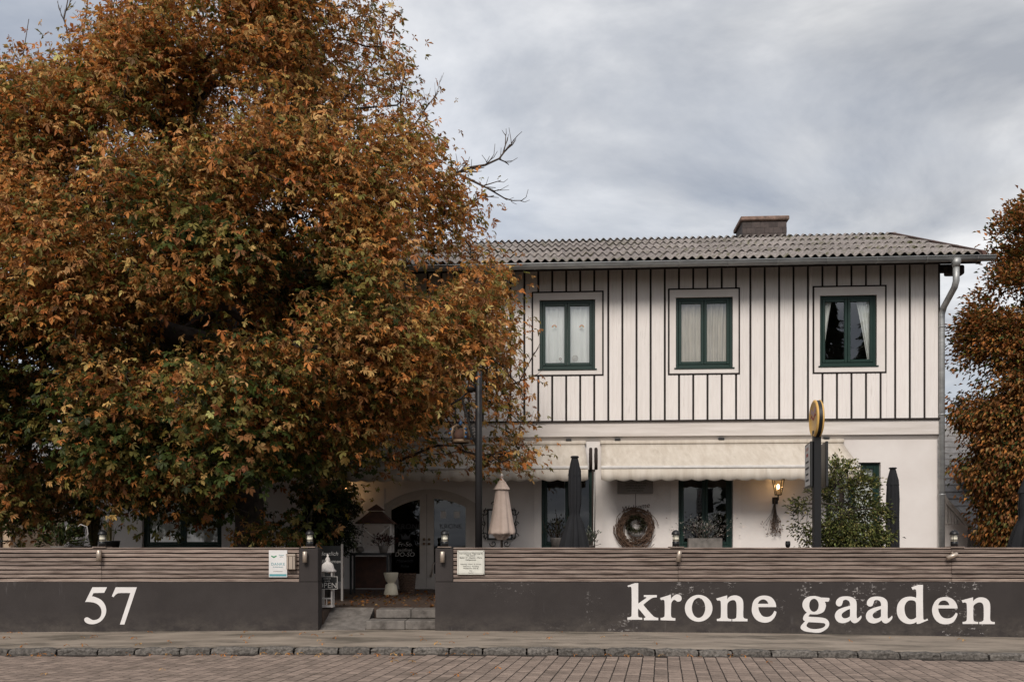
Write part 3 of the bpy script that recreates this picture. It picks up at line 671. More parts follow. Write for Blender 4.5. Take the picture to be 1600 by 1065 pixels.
# windows
def curtain_mesh(u0, u1, z0, z1, v, waves, amp, pinch=0.0, side=0):
    mb = MB(); nu, nz = 40, 12
    for j in range(nz+1):
        t = j/nz
        for i in range(nu+1):
            s = i/nu; w = 1.0
            if pinch: w = 1-pinch*(1-t)**0.8
            uu = u0+(u1-u0)*s*w if side <= 0 else u1-(u1-u0)*(1-s)*w
            mb.v.append((uu, v+amp*math.sin(s*waves*6.28+0.7*math.sin(t*3)), z0+(z1-z0)*t))
    for j in range(nz):
        for i in range(nu): a = j*(nu+1)+i; mb.f.append((a, a+1, a+nu+2, a+nu+1))
    return mb
def window(fr, v, dep, kind, glass='glass', mull=1, parent=house):
    a, b, c, d = fr; F = 0.062
    mb = MB(); y0, y1 = v+dep-0.07, v+dep
    mb.box(a, y0, c, a+F, y1, d); mb.box(b-F, y0, c, b, y1, d); mb.box(a+F+.0005, y0+.001, d-F, b-F-.0005, y1, d); mb.box(a+F+.0005, y0+.001, c, b-F-.0005, y1, c+F*1.25)
    wn_ = mb.build('window', M['green'], parent); bevel(wn_, 0.005)
    n = mull+1; wI = (b-a-2*F)/n
    for k in range(n):
        p, q = a+F+wI*k+0.003, a+F+wI*(k+1)-0.003; z0, z1 = c+F*1.25+0.003, d-F-0.003; G = 0.062
        cb = MB(); yy = y0-0.012
        cb.box(p, yy, z0, p+G, yy+0.05, z1); cb.box(q-G, yy, z0, q, yy+0.05, z1); cb.box(p+G+.0005, yy+.001, z1-G, q-G-.0005, yy+0.05, z1); cb.box(p+G+.0005, yy+.001, z0, q-G-.0005, yy+0.05, z0+G)
        bevel(cb.build('casement', M['green'], wn_), 0.006)
        MB().quad((p+G-.005, yy+0.03, z0+G-.005), (q-G+.005, yy+0.03, z0+G-.005), (q-G+.005, yy+0.03, z1-G+.005), (p+G-.005, yy+0.03, z1-G+.005)).build('pane', M[glass], wn_)
    bevel(MB().box(a-0.035, v-0.03, c-0.028, b+0.035, v+dep-0.06, c-0.002).build('sill', M['green'], wn_), 0.004)
    cv = v+dep+0.028
    if kind == 'sheer': curtain_mesh(a+0.02, b-0.02, c, d, cv, 9, 0.018).build('curtain', M['curtain'], wn_, True)
    if kind == 'drape':
        curtain_mesh(a+0.02, (a+b)/2-0.02, c, d, cv, 4, 0.025).build('curtain', M['drape'], wn_, True)
        curtain_mesh((a+b)/2-0.02, b-0.02, c, d, cv+0.02, 5, 0.03, 0.10, 0).build('curtain', M['drape'], wn_, True)
    if kind == 'tied':
        curtain_mesh(a, a+0.32, c-0.1, d, cv, 4, 0.02, 0.75, 0).build('curtain', M['curtain'], wn_, True)
        curtain_mesh(b-0.42, b, c-0.1, d, cv, 5, 0.02, 0.75, 1).build('curtain', M['curtain'], wn_, True)
    return wn_
kinds = ['sheer', 'drape', 'tied', 'sheer', 'drape']
WIN = []
for i, (fr, tr) in enumerate(zip(up_frame, up_trim)):
    t0, t1, t2, t3 = tr; s_ = 0.03
    mb = MB()
    for (p0, p1, q0, q1) in ((t0+s_, fr[0], t2+s_, t3-s_), (fr[1], t1-s_, t2+s_, t3-s_), (fr[0]+.0005, fr[1]-.0005, fr[3], t3-s_), (fr[0]+.0005, fr[1]-.0005, t2+s_, fr[2])):
        mb.box(p0, CV-0.006, q0, p1, CV+0.12, q1)
    w = window(fr, CV, 0.13, kinds[i]); WIN.append(w)
    mb.build('surround', M['surround'], w)
    mb = MB(); y0, y1 = CV-0.014, CV+0.03
    mb.box(t0, y0, t2, t0+s_, y1, t3); mb.box(t1-s_, y0, t2, t1, y1, t3); mb.box(t0+s_+.0005, y0+.001, t3-s_, t1-s_-.0005, y1, t3); mb.box(t0+s_+.0005, y0+.001, t2, t1-s_-.0005, y1, t2+s_)
    mb.build('trim', M['batten'], w)
# stickers on the left window panes
fr = up_frame[0]; W0 = WIN[0]; yv = CV+0.13-0.07-0.012+0.026
def arc_mesh(u, z, r0, r1, m, a0=0, a1=math.pi, n=14):
    mb = MB()
    for k in range(n+1):
        q = a0+(a1-a0)*k/n; mb.v += [(u+r0*math.cos(q), yv, z+r0*math.sin(q)), (u+r1*math.cos(q), yv, z+r1*math.sin(q))]
    mb.f = [(2*k, 2*k+1, 2*k+3, 2*k+2) for k in range(n)]
    return mb.build('sticker', m, W0)
for px in (866, 909):
    uu = ua(px, CV); zz_ = hz(510, uu, CV)
    for r0, mm in ((0.045, 'red'), (0.034, 'yellow'), (0.023, 'teal')): arc_mesh(uu, zz_, r0, r0+0.010, M[mm])
uu = ua(898.5, CV); zz_ = hz(558.5, uu, CV)
for r0 in (0.015, 0.038, 0.058): arc_mesh(uu, zz_, r0, r0+0.008, M['plaque'], 0, 6.2831, 24)
arc_mesh(ua(875.5, CV), hz(559.5, ua(875.5, CV), CV), 0.012, 0.03, M['plaque'], 0, 6.2831, 16)
for i, fr in enumerate(lowr): window(fr, 0.0, 0.16, {0: None, 1: None, 2: 'sheer', 3: 'sheer'}[i], 'glass_dark' if i < 2 else 'glass', 1)
cu = lowr[0]; curtain_mesh(cu[0]+0.5, cu[0]+0.72, 1.2, cu[3], 0.3, 3, 0.02).build('curtain', M['curtain'], house, True)
# entrance doors under a flat arch
a, b, c, d = DR; mid = ua(666); mb = MB()
arch = lambda u_: d-0.02-0.34*((u_-(a+b)/2)/((b-a)/2))**2
N = 24; us = [a+(b-a)*k/N for k in range(N+1)]
mb.v = [(q, 0.02, d) for q in us]+[(q, 0.02, arch(q)) for q in us]; mb.f = [(N+1+k, N+2+k, k+1, k) for k in range(N)]
mb.v += [(q, 0.10, arch(q)) for q in us]; mb.f += [(N+1+k, 2*N+2+k, 2*N+3+k, N+2+k) for k in range(N)]
mb.build('door_arch', M['plaster'], house)
fr_ = MB(); t = 0.10
for k in range(N):
    p, q = us[k], us[k+1]; fr_.v += [(p, 0.05, arch(p)-t), (q, 0.05, arch(q)-t), (q, 0.05, arch(q)), (p, 0.05, arch(p)), (p, 0.14, arch(p)-t), (q, 0.14, arch(q)-t)]
    i = len(fr_.v)-6; fr_.f += [(i, i+1, i+2, i+3), (i, i+4, i+5, i+1)]
fr_.box(a, 0.05, c, a+0.10, 0.14, arch(a+0.1)-0.09); fr_.box(b-0.10, 0.05, c, b, 0.14, arch(b-0.1)-0.09)
door = fr_.build('entrance_door', M['door'], house)
def leaf_door(u0, u1, g0, g1):
    lm = MB(); gz0 = hz(896, g0); n = 12; y = 0.075
    def top(u_): return arch(u_)-t+0.004
    def gtop(u_): return arch(u_)-t-0.11
    lm.box(u0, y, c, u1, y+0.05, gz0)
    for (p, q) in ((u0, g0), (g1, u1)):
        lm.v += [(p, y, gz0), (q, y, gz0), (q, y, top(q)), (p, y, top(p))]; i = len(lm.v)-4; lm.f.append((i, i+1, i+2, i+3))
    for k in range(n):
        p, q = g0+(g1-g0)*k/n, g0+(g1-g0)*(k+1)/n
        lm.v += [(p, y, gtop(p)), (q, y, gtop(q)), (q, y, top(q)), (p, y, top(p)), (p, y+.05, gtop(p)), (q, y+.05, gtop(q))]; i = len(lm.v)-6; lm.f += [(i, i+1, i+2, i+3), (i, i+4, i+5, i+1)]
    lm.quad((g0, y, gz0), (g0, y+.05, gz0), (g0, y+.05, gtop(g0)), (g0, y, gtop(g0))); lm.quad((g1, y, gz0), (g1, y+.05, gz0), (g1, y+.05, gtop(g1)), (g1, y, gtop(g1)))
    lm.build('door_leaf', M['door'], door)
    pm = MB(); pp = [g0+(g1-g0)*k/n for k in range(n+1)]
    pm.v = [(q, y+0.03, gz0) for q in pp]+[(q, y+0.03, gtop(q)) for q in pp]; pm.f = [(k, k+1, n+2+k, n+1+k) for k in range(n)]
    pm.build('pane', M['glass_dark'], door)
leaf_door(a+0.10, mid-0.004, ua(610), ua(655)); leaf_door(mid+0.004, b-0.10, ua(677), ua(727))
for px in (662, 670):
    for py in (842, 849):
        uu = ua(px); o = MB().lathe([(0, .028), (.03, .03), (.045, .018)], 12).build('knob', M['gold'], door, True, (uu, 0.072, hz(py, uu))); o.rotation_euler = (R(90), 0, 0)
hu = ua(673); MB().tube([(hu, 0.06, hz(900, hu)), (hu, -0.02, hz(899, hu)), (hu+0.07, -0.02, hz(880, hu)), (hu+0.07, 0.06, hz(879, hu))], 0.018, 8).build('handle', M['steel'], door, True)
gu = (ua(610)+ua(655))/2
text('KRONE', 0.17, M['chalk_dim'], door, (gu+0.06, 0.098, hz(826, gu)), shear=0.1)
cw = MB(); cx_, cz_ = gu, hz(842, gu)
cw.v = [(cx_-.09, .098, cz_), (cx_+.09, .098, cz_), (cx_+.11, .098, cz_+.13), (cx_+.05, .098, cz_+.06), (cx_, .098, cz_+.14), (cx_-.05, .098, cz_+.06), (cx_-.11, .098, cz_+.13)]; cw.f = [(0, 1, 3, 5), (1, 2, 3), (3, 4, 5), (0, 5, 6)]
cw.build('crown_emblem', M['chalk_dim'], door)
for tx, py, s_, mm in (('Fr-So', 853, .14, 'chalk'), ('geöffnet', 861, .10, 'chalk'), ('DO-SO', 869, .14, 'chalk'), ('Mittwoch', 878, .10, 'chalk_dim'), ('Ruhe', 886, .09, 'chalk_dim')):
    text(tx, s_, M[mm], door, (gu-0.02, 0.098, hz(py, gu)), shear=0.15)
gu2 = (ua(677)+ua(727))/2; text('KRONE', 0.15, M['chalk_dim'], door, (gu2+.02, 0.098, hz(825, gu2)))
for px, py, w_ in ((692, 803, .12), (713, 803, .13)):
    uu = ua(px); MB().box(uu-w_/2, .096, hz(py+6, uu), uu+w_/2, .1, hz(py-5, uu)).build('notice', M['poster'], door)
# roof
sl = math.atan2(ZR-ZEV, VR-VE); SLN = math.hypot(ZR-ZEV, VR-VE); U0, U1 = UL-0.6, ua(1535, VE)
rb = MB()
rb.quad((U1, VE, ZEV-0.01), (U0, VE, ZEV-0.01), (U0, VR, ZR-0.01), (U1, VR, ZR-0.01)); rb.quad((U0, 2*VR-VE, ZEV), (U1, 2*VR-VE, ZEV), (U1, VR, ZR+0.03), (U0, VR, ZR+0.03))
roof = rb.build('roof', M['timber'], house)
PIT = 0.18; NW = 6; SWD = PIT*NW; rows = 4; SL = SLN/rows
def sheet_mesh(nw, ln, amp=0.032, lap=0.14, th=0.012):
    mb = MB(); n = nw*8
    for (s, lift) in ((-lap, 0.042), (-lap+0.006, 0.044), (ln*0.5, 0.016), (ln, 0.0)):
        for i in range(n+1):
            mb.v.append((i/8*PIT, s, lift+amp*math.cos(i/8*6.28318)))
    for j in range(3):
        for i in range(n): q = j*(n+1)+i; mb.f.append((q, q+1, q+n+2, q+n+1))
    q0 = len(mb.v)
    for i in range(n+1): mb.v.append((i/8*PIT, -lap, 0.042-th+amp*math.cos(i/8*6.28318)))
    for i in range(n): mb.f.append((i+1, i, q0+i, q0+i+1))
    return mb.mesh('roof_sheet', M['roof'], True)
shm = sheet_mesh(NW, SL); rs = random.Random(5)
nc = int(math.ceil((U1-U0)/SWD))
lastw = int(round((U1-(U0+(nc-1)*SWD))/PIT)); shl = sheet_mesh(max(lastw, 1), SL)
for r_i in range(rows):
    for ci in range(nc):
        o = link('roof_sheet', shm if ci < nc-1 else shl, roof)
        s = r_i*SL+0.10+(rs.uniform(-.05, .05) if r_i else 0); o.location = (U0+ci*SWD+rs.uniform(-.004, .004), VE+s*math.cos(sl), ZEV+s*math.sin(sl)+0.03+rs.uniform(-.004, .006)); o.rotation_euler = (sl, 0, rs.uniform(-.004, .004))
rc = MB(); n = NW*8
for (dv, dz) in ((-0.24, -0.24*math.tan(sl)+0.075), (-0.05, 0.055), (0.05, 0.055), (0.24, -0.24*math.tan(sl)+0.075)):
    for i in range(n+1): rc.v.append((i/8*PIT, dv, dz+0.036*math.cos(i/8*6.28318)))
for j in range(3):
    for i in range(n): q = j*(n+1)+i; rc.f.append((q, q+1, q+n+2, q+n+1))
rcm = rc.mesh('ridge_tile', M['roof'], True)
for ci in range(nc-1): link('ridge_tile', rcm, roof, (U0+ci*SWD, VR, ZR+0.01+rs.uniform(-.004, .006)))
rc2 = MB(); k2 = max(lastw, 1)*8
idx = [j*(n+1)+i for j in range(4) for i in range(k2+1)]; rc2.v = [rc.v[i] for i in idx]
for j in range(3):
    for i in range(k2): q = j*(k2+1)+i; rc2.f.append((q, q+1, q+k2+2, q+k2+1))
rc2.build('ridge_tile', M['roof'], roof, True, (U0+(nc-1)*SWD, VR, ZR+0.01))
vg = MB(); n0, n1 = Vector((U1, VE-0.1, ZEV+0.02)), Vector((U1, VR, ZR+0.06))
for p in (n0, n1):
    vg.v += [(p.x-0.02, p.y, p.z-0.12), (p.x+0.035, p.y, p.z-0.12), (p.x+0.035, p.y, p.z+0.045), (p.x-0.05, p.y, p.z+0.045)]
vg.f = [(0, 1, 5, 4), (1, 2, 6, 5), (2, 3, 7, 6), (3, 0, 4, 7), (3, 2, 1, 0), (4, 5, 6, 7)]
vg.build('verge_trim', M['verge'], roof)
bevel(MB().box(UR+0.013, -0.45, 6.90, ua(1508, -0.45), -0.25, 7.10).build('purlin_end', M['timber'], roof), 0.04, 3)
bevel(MB().box(UR-0.4, 0.02, 7.10, U1-0.15, 0.2, 7.26).build('purlin_end', M['timber'], roof), 0.03, 2)
rf = MB()
L0 = 0.9; rf.box(-0.055, -0.02, -0.15, 0.055, L0, -0.005); rfm = rf.mesh('rafter', M['timber'])
k = 0; uu = ua(838, -0.5)
while uu > U0+0.3: uu -= ua(974, -0.5)-ua(906, -0.5)
while uu < UR+0.2:
    o = link('rafter', rfm, roof, (uu, VE+0.10, ZEV+0.10*math.tan(sl)-0.02)); o.rotation_euler = (sl, 0, 0); uu += ua(974, -0.5)-ua(906, -0.5)
MB().box(U0, VE-0.004, ZEV-0.16, U1-0.03, VE+0.02, ZEV-0.012).build('fascia', M['timber'], roof)
# gutter and downpipe
gt = MB(); gr = 0.088; GV, GZ = VE-0.10, hz(411, ua(1000), VE-0.1); nG = 10; GU1 = ua(1554, GV)
for u_ in (U0-0.1, GU1):
    for j in range(nG+1): q = math.pi+math.pi*j/nG; gt.v.append((u_, GV+gr*math.cos(q), GZ+gr*math.sin(q)))
    for j in range(nG+1): q = math.pi+math.pi*j/nG; gt.v.append((u_, GV+(gr-.006)*math.cos(q), GZ+(gr-.006)*math.sin(q)))
m2 = 2*(nG+1)
for j in range(nG): gt.f += [(j, j+1, m2+j+1, m2+j), (nG+1+j+1, nG+1+j, m2+nG+1+j, m2+nG+2+j)]
gt.f += [tuple(range(nG, -1, -1)), tuple(m2+j for j in range(nG+1))]
gut = gt.build('gutter', M['zinc'], house, True)
MB().tube([(U0-0.1, GV-gr-0.004, GZ+0.004), (GU1, GV-gr-0.004, GZ+0.004)], 0.014, 8).build('gutter_bead', M['zinc'], gut, True)
br = MB()
for w_ in (0.0, 0.022):
    for j in range(nG+1): q = math.pi+math.pi*j/nG; br.v.append((w_, (gr+.006)*math.cos(q), (gr+.006)*math.sin(q)))
br.f = [(j, j+1, nG+2+j, nG+1+j) for j in range(nG)]; brm = br.mesh('gutter_bracket', M['zinc'], True)
uu = U0+0.3
while uu < GU1: link('gutter_bracket', brm, gut, (uu, GV, GZ)); uu += 1.0
du = ua(1494, GV); dpx = ua(1471, -0.09); dv = -0.10
dp = MB().tube([(du, GV, GZ-0.03), (du, GV, GZ-0.20)], [0.105, 0.07], 14); dpo = dp.build('downpipe', M['zinc'], house, True)
z1, z2 = hz(448, du, GV), hz(486, dpx, dv)
MB().tube([(du, GV, GZ-0.18), (du, GV, z1+0.12), (du-0.02, GV+0.03, z1), (dpx+0.03, dv-0.04, z2+0.08), (dpx, dv, z2-0.08), (dpx, dv, TZ)], [0.064]*6, 14).build('pipe', M['zinc'], dpo, True)
for z_ in (z2-0.35, 4.0, 2.3): MB().tube([(dpx, dv, z_), (dpx, dv, z_+0.03)], 0.072, 14).build('pipe_clip', M['zinc'], dpo, True)
# chimney, slated
cv_ = VR+0.15; c0, c1 = ua(1160, cv_), ua(1229, cv_); ctop = hz(345, (c0+c1)/2, cv_)
ch = MB().box(c0, cv_, ZR-0.6, c1, cv_+0.9, ctop).build('chimney', M['slate'], house)
nr = 4; rh = 0.15
for r_i in range(nr):
    nS = 5; sw = (c1-c0)/nS; off = (r_i % 2)*sw*0.5
    for s_i in range(nS+1):
        p, q = c0+s_i*sw-off, c0+(s_i+1)*sw-off; p, q = max(p, c0-.004), min(q, c1+.004)
        if q-p < 0.03: continue
        z0 = ctop-0.03-rh*(r_i+1); o = MB().box(p+.003, cv_-0.014-0.004*(s_i % 2), z0, q-.003, cv_-0.002, z0+rh-0.004).build('slate', M['slate'], ch)
bevel(MB().box(c0-0.06, cv_-0.08, ctop, c1+0.06, cv_+0.98, ctop+0.11).build('chimney_cap', M['cap'], ch), 0.02)

# ============================================================ NEIGHBOURS
nb = empty('neighbour_house', (-15.5, 25, 0), 0, 'tan plastered house glimpsed behind the chestnut at the left edge', 'building')
MB().box(-4, 0, 0, X(16, 25)+15.5, 7, 3.6).build('wall', M['tan'], nb)
MB().box(X(-2, 25)+15.5, -0.09, 0, X(4, 25)+15.5, -0.01, 3.5).build('downpipe', M['timber'], nb)
mb = MB(); mb.prism([(-4.4, 3.61), (X(16, 25)+15.9, 3.61), (-1.6, 5.2)], -0.4, 7.4); mb.build('roof', M['shingle'], nb)
ax = empty('shingled_annex', (11.5, 23, 0), 0, 'small white annex with grey shingled roof right of the inn', 'building')
def A(px, py, Y): p = P(px, py, Y); return (p.x-11.5, p.y-23, p.z)
y_ = 22.0
g0, g1, g2 = A(1462, 748, y_), A(1488, 790, y_), A(1548, 852, y_)
mb = MB(); mb.v = [A(1400, 960, y_), A(1545, 960, y_), A(1543, 852, y_), A(1486, 794, y_), A(1462, 755, y_), A(1400, 700, y_)]; mb.f = [(0, 1, 2, 3, 4, 5)]
mb.build('gable_wall', M['plaster'], ax)
bb = MB()
for (p, q) in ((A(1460, 740, y_), A(1478, 778, y_)), (A(1478, 778, y_), A(1503, 806, y_)), (A(1503, 806, y_), A(1547, 850, y_))):
    i = len(bb.v); t = 0.16
    bb.v += [(p[0], p[1]-.08, p[2]), (q[0], q[1]-.08, q[2]), (q[0], q[1]-.08, q[2]-t), (p[0], p[1]-.08, p[2]-t), (p[0], p[1]+.3, p[2]+.02), (q[0], q[1]+.3, q[2]+.02), (q[0], q[1]+.3, q[2]-t), (p[0], p[1]+.3, p[2]-t)]
    bb.f += [(i, i+3, i+2, i+1), (i, i+1, i+5, i+4), (i+3, i+7, i+6, i+2), (i, i+4, i+7, i+3), (i+1, i+2, i+6, i+5)]
bb.build('bargeboard', M['white_wood'], ax)
for px in range(1477, 1500, 5):
    t_ = np.interp(px, [1460, 1478, 1503, 1547], [752, 790, 818, 862]); MB().box(A(px, 0, y_-.05)[0], -1.05, A(px, 818, y_)[2], A(px+2.4, 0, y_-.05)[0], -1.003, A(px, t_+0, y_)[2]).build('slat', M['white_wood'], ax)
for px in range(1513, 1545, 5):
    t_ = np.interp(px, [1460, 1478, 1503, 1547], [752, 790, 818, 862]); MB().box(A(px, 0, y_-.05)[0], -1.05, A(px, 880, y_)[2], A(px+2.4, 0, y_-.05)[0], -1.003, A(px, t_, y_)[2]).build('slat', M['shingle'], ax)
mb = MB(); r0, r1 = P(1440, 840, 23.0), P(1440, 665, 28.0)
xr = 14.2
mb.quad((r0.x-13.5, 0.0, r0.z), (xr-11.5, 0.0, r0.z), (xr-11.5, 5, r1.z), (r1.x-14.5, 5, r1.z)); sroof = mb.build('roof', M['timber'], ax)
nrow = 17
for k in range(nrow):
    t0, t1 = k/nrow, (k+1.12)/nrow; ya, yb = 5*t0, 5*t1; z0 = r0.z+(r1.z-r0.z)*t0; z1 = r0.z+(r1.z-r0.z)*t1
    x = -2.6; col = 0
    while x < xr-11.5:
        w = random.uniform(0.45, 0.7); m_ = MB(); dz = random.uniform(0, .012)
        m_.v = [(x, ya, z0+.05+dz), (x+w-.008, ya, z0+.05+dz), (x+w-.008, yb, z1+.012), (x, yb, z1+.012), (x, ya, z0+.015), (x+w-.008, ya, z0+.015)]; m_.f = [(0, 1, 2, 3), (4, 5, 1, 0)]
        if x+w > -2.0: m_.build('shingle', M['shingle'], sroof)
        x += w
sk = P(1528, 758, 24.6); bevel(MB().box(sk.x-11.5-.3, 1.2, sk.z-.28, sk.x-11.5+.25, 2.4, sk.z+.28).build('dormer_window', M['glass_dark'], ax), .01)
mb = MB()
for dx_ in (-.31, -.03, .22): mb.box(sk.x-11.5+dx_, 1.16, sk.z-.3, sk.x-11.5+dx_+.05, 1.2, sk.z+.3)
mb.build('dormer_frame', M['black'], ax)

# ============================================================ TREES
def px_poly(pts, Y): return [(X(a, Y), Z(b, Y)) for a, b in pts]
C_OR = np.array([0.54, 0.220, 0.058]); C_BR = np.array([0.33, 0.145, 0.052]); C_OC = np.array([0.64, 0.37, 0.135]); C_OL = np.array([0.20, 0.165, 0.042]); C_GR = np.array([0.060, 0.080, 0.019])
def pick(pal, w, n, rs, jit=0.25):
    idx = rs.choice(len(pal), n, p=np.array(w)/sum(w)); c = np.array(pal)[idx]
    return np.clip(c*(1+rs.normal(0, jit, (n, 1)))*(1+rs.normal(0, 0.06, (n, 3))), 0.006, 0.7)
TY = 16.3
sil = [(-190, 560), (-180, 360), (-110, 260), (-20, 262), (34, 236), (56, 186), (68, 130), (96, 104), (122, 134), (150, 160), (186, 158), (218, 112), (248, 62), (266, 0), (310, -75), (400, -115), (500, -85), (568, -40), (600, 25), (622, 70), (634, 105), (655, 138), (662, 185), (680, 225), (700, 275), (730, 315), (752, 348), (762, 385),
       (782, 425), (806, 470), (798, 520), (800, 570), (818, 610), (812, 650), (834, 690), (842, 735), (795, 744), (730, 736), (650, 740), (610, 736), (560, 744), (535, 775), (515, 838), (470, 866), (425, 862), (400, 828), (360, 800), (318, 784), (296, 816), (262, 820), (225, 782), (206, 790), (198, 836), (178, 840), (162, 758), (140, 738), (118, 765), (102, 838), (60, 838), (30, 805), (-20, 812), (-90, 800), (-160, 700)]
poly = px_poly([(a_, b_+16 if b_ > 755 and a_ < 530 else b_) for a_, b_ in sil], TY)
rsT = np.random.default_rng(21)
chest = empty('chestnut_tree', (X(392, TY), TY, TZ), 0, 'large horse chestnut in rusty autumn leaf filling the left half', 'tree')
base = np.array(chest.location)
cl = crown_points(poly, TY, 4.0, 3.0, 3.6, 5200, rsT, shell=0.66, gap=0.86, gs=1.25, seed=4)
pxl, pyl = cl[:, 0]/TY*FPX+800, HOR-(cl[:, 2]-CZ)/TY*FPX
thin = (pxl < 250) & (pyl < 215) & (rsT.random(len(cl)) < 0.5) | (pxl > 500) & (pyl < 330) & (rsT.random(len(cl)) < 0.48)
cl = cl[~thin]
cl = cl[poly_dist(cl[:, [0, 2]], poly) > 0.34]
q_ = rsT.uniform(np.array(poly).min(0), np.array(poly).max(0), (26000, 2)); q_ = q_[in_poly(q_, poly)]; dq = poly_dist(q_, poly); q_ = q_[(dq > .12) & (dq < .42)][:620]
rimp = np.stack([q_[:, 0], TY+rsT.uniform(-1.2, .7, len(q_)), q_[:, 1]], axis=1)
cl = np.concatenate([cl, rimp])
start = [base+np.array([0, 0, -0.1]), base+np.array([0, 0, 0.5]), base+np.array([-.04, .05, 1.3]), base+np.array([-.1, .05, 2.2]), base+np.array([-.25, .1, 3.3]), base+np.array([-.45, .0, 4.6]), base+np.array([-.55, .0, 6.0]), base+np.array([-.5, .0, 7.4])]
# allow joints all along the upper trunk
N, par, cnt = grow(start[:4]+start[4:], cl, 0.28)
rad = 0.0048*cnt**0.53; rad[:8] = [0.36, 0.30, 0.26, 0.24, 0.21, 0.18, 0.14, 0.10]
bm_ = branch_mesh(N, par, rad, 6)
for v in range(len(bm_.v)): bm_.v[v] = (bm_.v[v][0]-base[0], bm_.v[v][1]-base[1], bm_.v[v][2]-base[2])
bm_.build('trunk', M['bark'], chest, True)
# leaf sprays round every twig end
LT_dry = [light_template(n_l, 0.098, 0.50, 0.50, 0.70, random.Random(i)) for i, n_l in enumerate((5, 6, 7, 4, 5, 6, 7, 5, 3, 6, 4, 7))]
LT_wet = [leaf_template(n_l, 0.118, 0.50, 0.30, 0.30, random.Random(i+30)) for i, n_l in enumerate((5, 7, 6, 5))]
ctr = np.array([X(330, TY), TY+0.6, Z(430, TY)])
nl = rsT.integers(25, 46, len(cl)); nl[-len(rimp):] = rsT.integers(5, 16, len(rimp)); own = np.repeat(np.arange(len(cl)), nl)
spread = rsT.normal(0, 1, (len(own), 3))*np.array([0.27, 0.26, 0.15])
pos = cl[own]+spread
outd = pos-ctr; outd /= np.linalg.norm(outd, axis=1)[:, None]; outd[:, 2] *= 0.35; outd += spread*0.8
rot = frames(outd, 0.75, rsT, 0.62)
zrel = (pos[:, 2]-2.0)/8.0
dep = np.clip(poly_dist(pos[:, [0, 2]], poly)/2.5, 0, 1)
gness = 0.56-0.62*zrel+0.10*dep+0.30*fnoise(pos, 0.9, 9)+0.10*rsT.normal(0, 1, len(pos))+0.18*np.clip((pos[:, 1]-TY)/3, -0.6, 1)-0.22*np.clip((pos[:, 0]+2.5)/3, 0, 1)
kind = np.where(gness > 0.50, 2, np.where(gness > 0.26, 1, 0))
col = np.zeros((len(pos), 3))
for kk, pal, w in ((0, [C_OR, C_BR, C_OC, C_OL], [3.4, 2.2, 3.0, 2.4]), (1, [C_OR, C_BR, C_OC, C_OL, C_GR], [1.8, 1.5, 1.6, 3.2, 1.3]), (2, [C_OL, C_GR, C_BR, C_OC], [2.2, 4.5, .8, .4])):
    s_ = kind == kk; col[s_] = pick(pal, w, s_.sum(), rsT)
sc = rsT.uniform(0.6, 1.25, len(pos))
# the 300 leaves nearest the street are leaves of their own
front = np.argsort(pos[:, 1])[:300]; isf = np.zeros(len(pos), bool); isf[front] = True
bat = []; tid = rsT.integers(0, 100, len(pos))
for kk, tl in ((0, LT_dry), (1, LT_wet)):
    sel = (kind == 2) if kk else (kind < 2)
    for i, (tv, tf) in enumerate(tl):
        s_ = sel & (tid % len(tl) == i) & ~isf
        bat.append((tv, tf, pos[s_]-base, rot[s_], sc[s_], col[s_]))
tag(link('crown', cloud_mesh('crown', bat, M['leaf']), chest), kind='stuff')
lm_ = []
for i in range(10):
    tv, tf = (LT_dry[:5]+LT_wet)[i % 9]; c_ = [C_OR, C_OC, C_BR, C_OL, C_OR*0.8, C_GR, C_OL, C_GR*1.2, C_OL*1.2, C_OC*.9][i]
    lm_.append(cloud_mesh('leaf', [(tv, tf, np.zeros((1, 3)), np.eye(3)[None], np.ones(1), np.array([c_]))], M['leaf']))
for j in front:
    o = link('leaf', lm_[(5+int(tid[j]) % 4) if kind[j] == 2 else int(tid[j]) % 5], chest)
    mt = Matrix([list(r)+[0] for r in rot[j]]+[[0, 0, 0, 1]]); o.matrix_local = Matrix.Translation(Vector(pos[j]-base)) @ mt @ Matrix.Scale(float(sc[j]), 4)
# bare twigs against the sky and the cladding
def bare(pts, Y, r0, r1, rnd, depth=2):
    mb = MB(); rr_ = random.Random(rnd)
    def br(pl, ra, rb_, lv):
        mb.tube(pl, [ra+(rb_-ra)*i/(len(pl)-1) for i in range(len(pl))], 5)
        if lv <= 0: return
        for i in range(1, len(pl)):
            for s in range(2):
                if rr_.random() < 0.75:
                    p0 = Vector(pl[i-1]).lerp(Vector(pl[i]), rr_.random()); d_ = (Vector(pl[i])-Vector(pl[i-1])).normalized(); d_ = (d_+Vector((rr_.uniform(-.8, .8), rr_.uniform(-.5, .5), rr_.uniform(-.5, .8)))).normalized()
                    L = rr_.uniform(0.15, 0.42)*(0.6 if lv == 1 else 1); p1 = p0+d_*L*.5; p2 = p0+d_*L+Vector((rr_.uniform(-.06, .06), 0, rr_.uniform(-.02, .10)))
                    br([p0, p1, p2], rb_*1.1, rb_*0.55, lv-1)
    br([Vector(P(a, b, Y))-Vector(base) for a, b in pts], r0, r1, depth)
    return mb
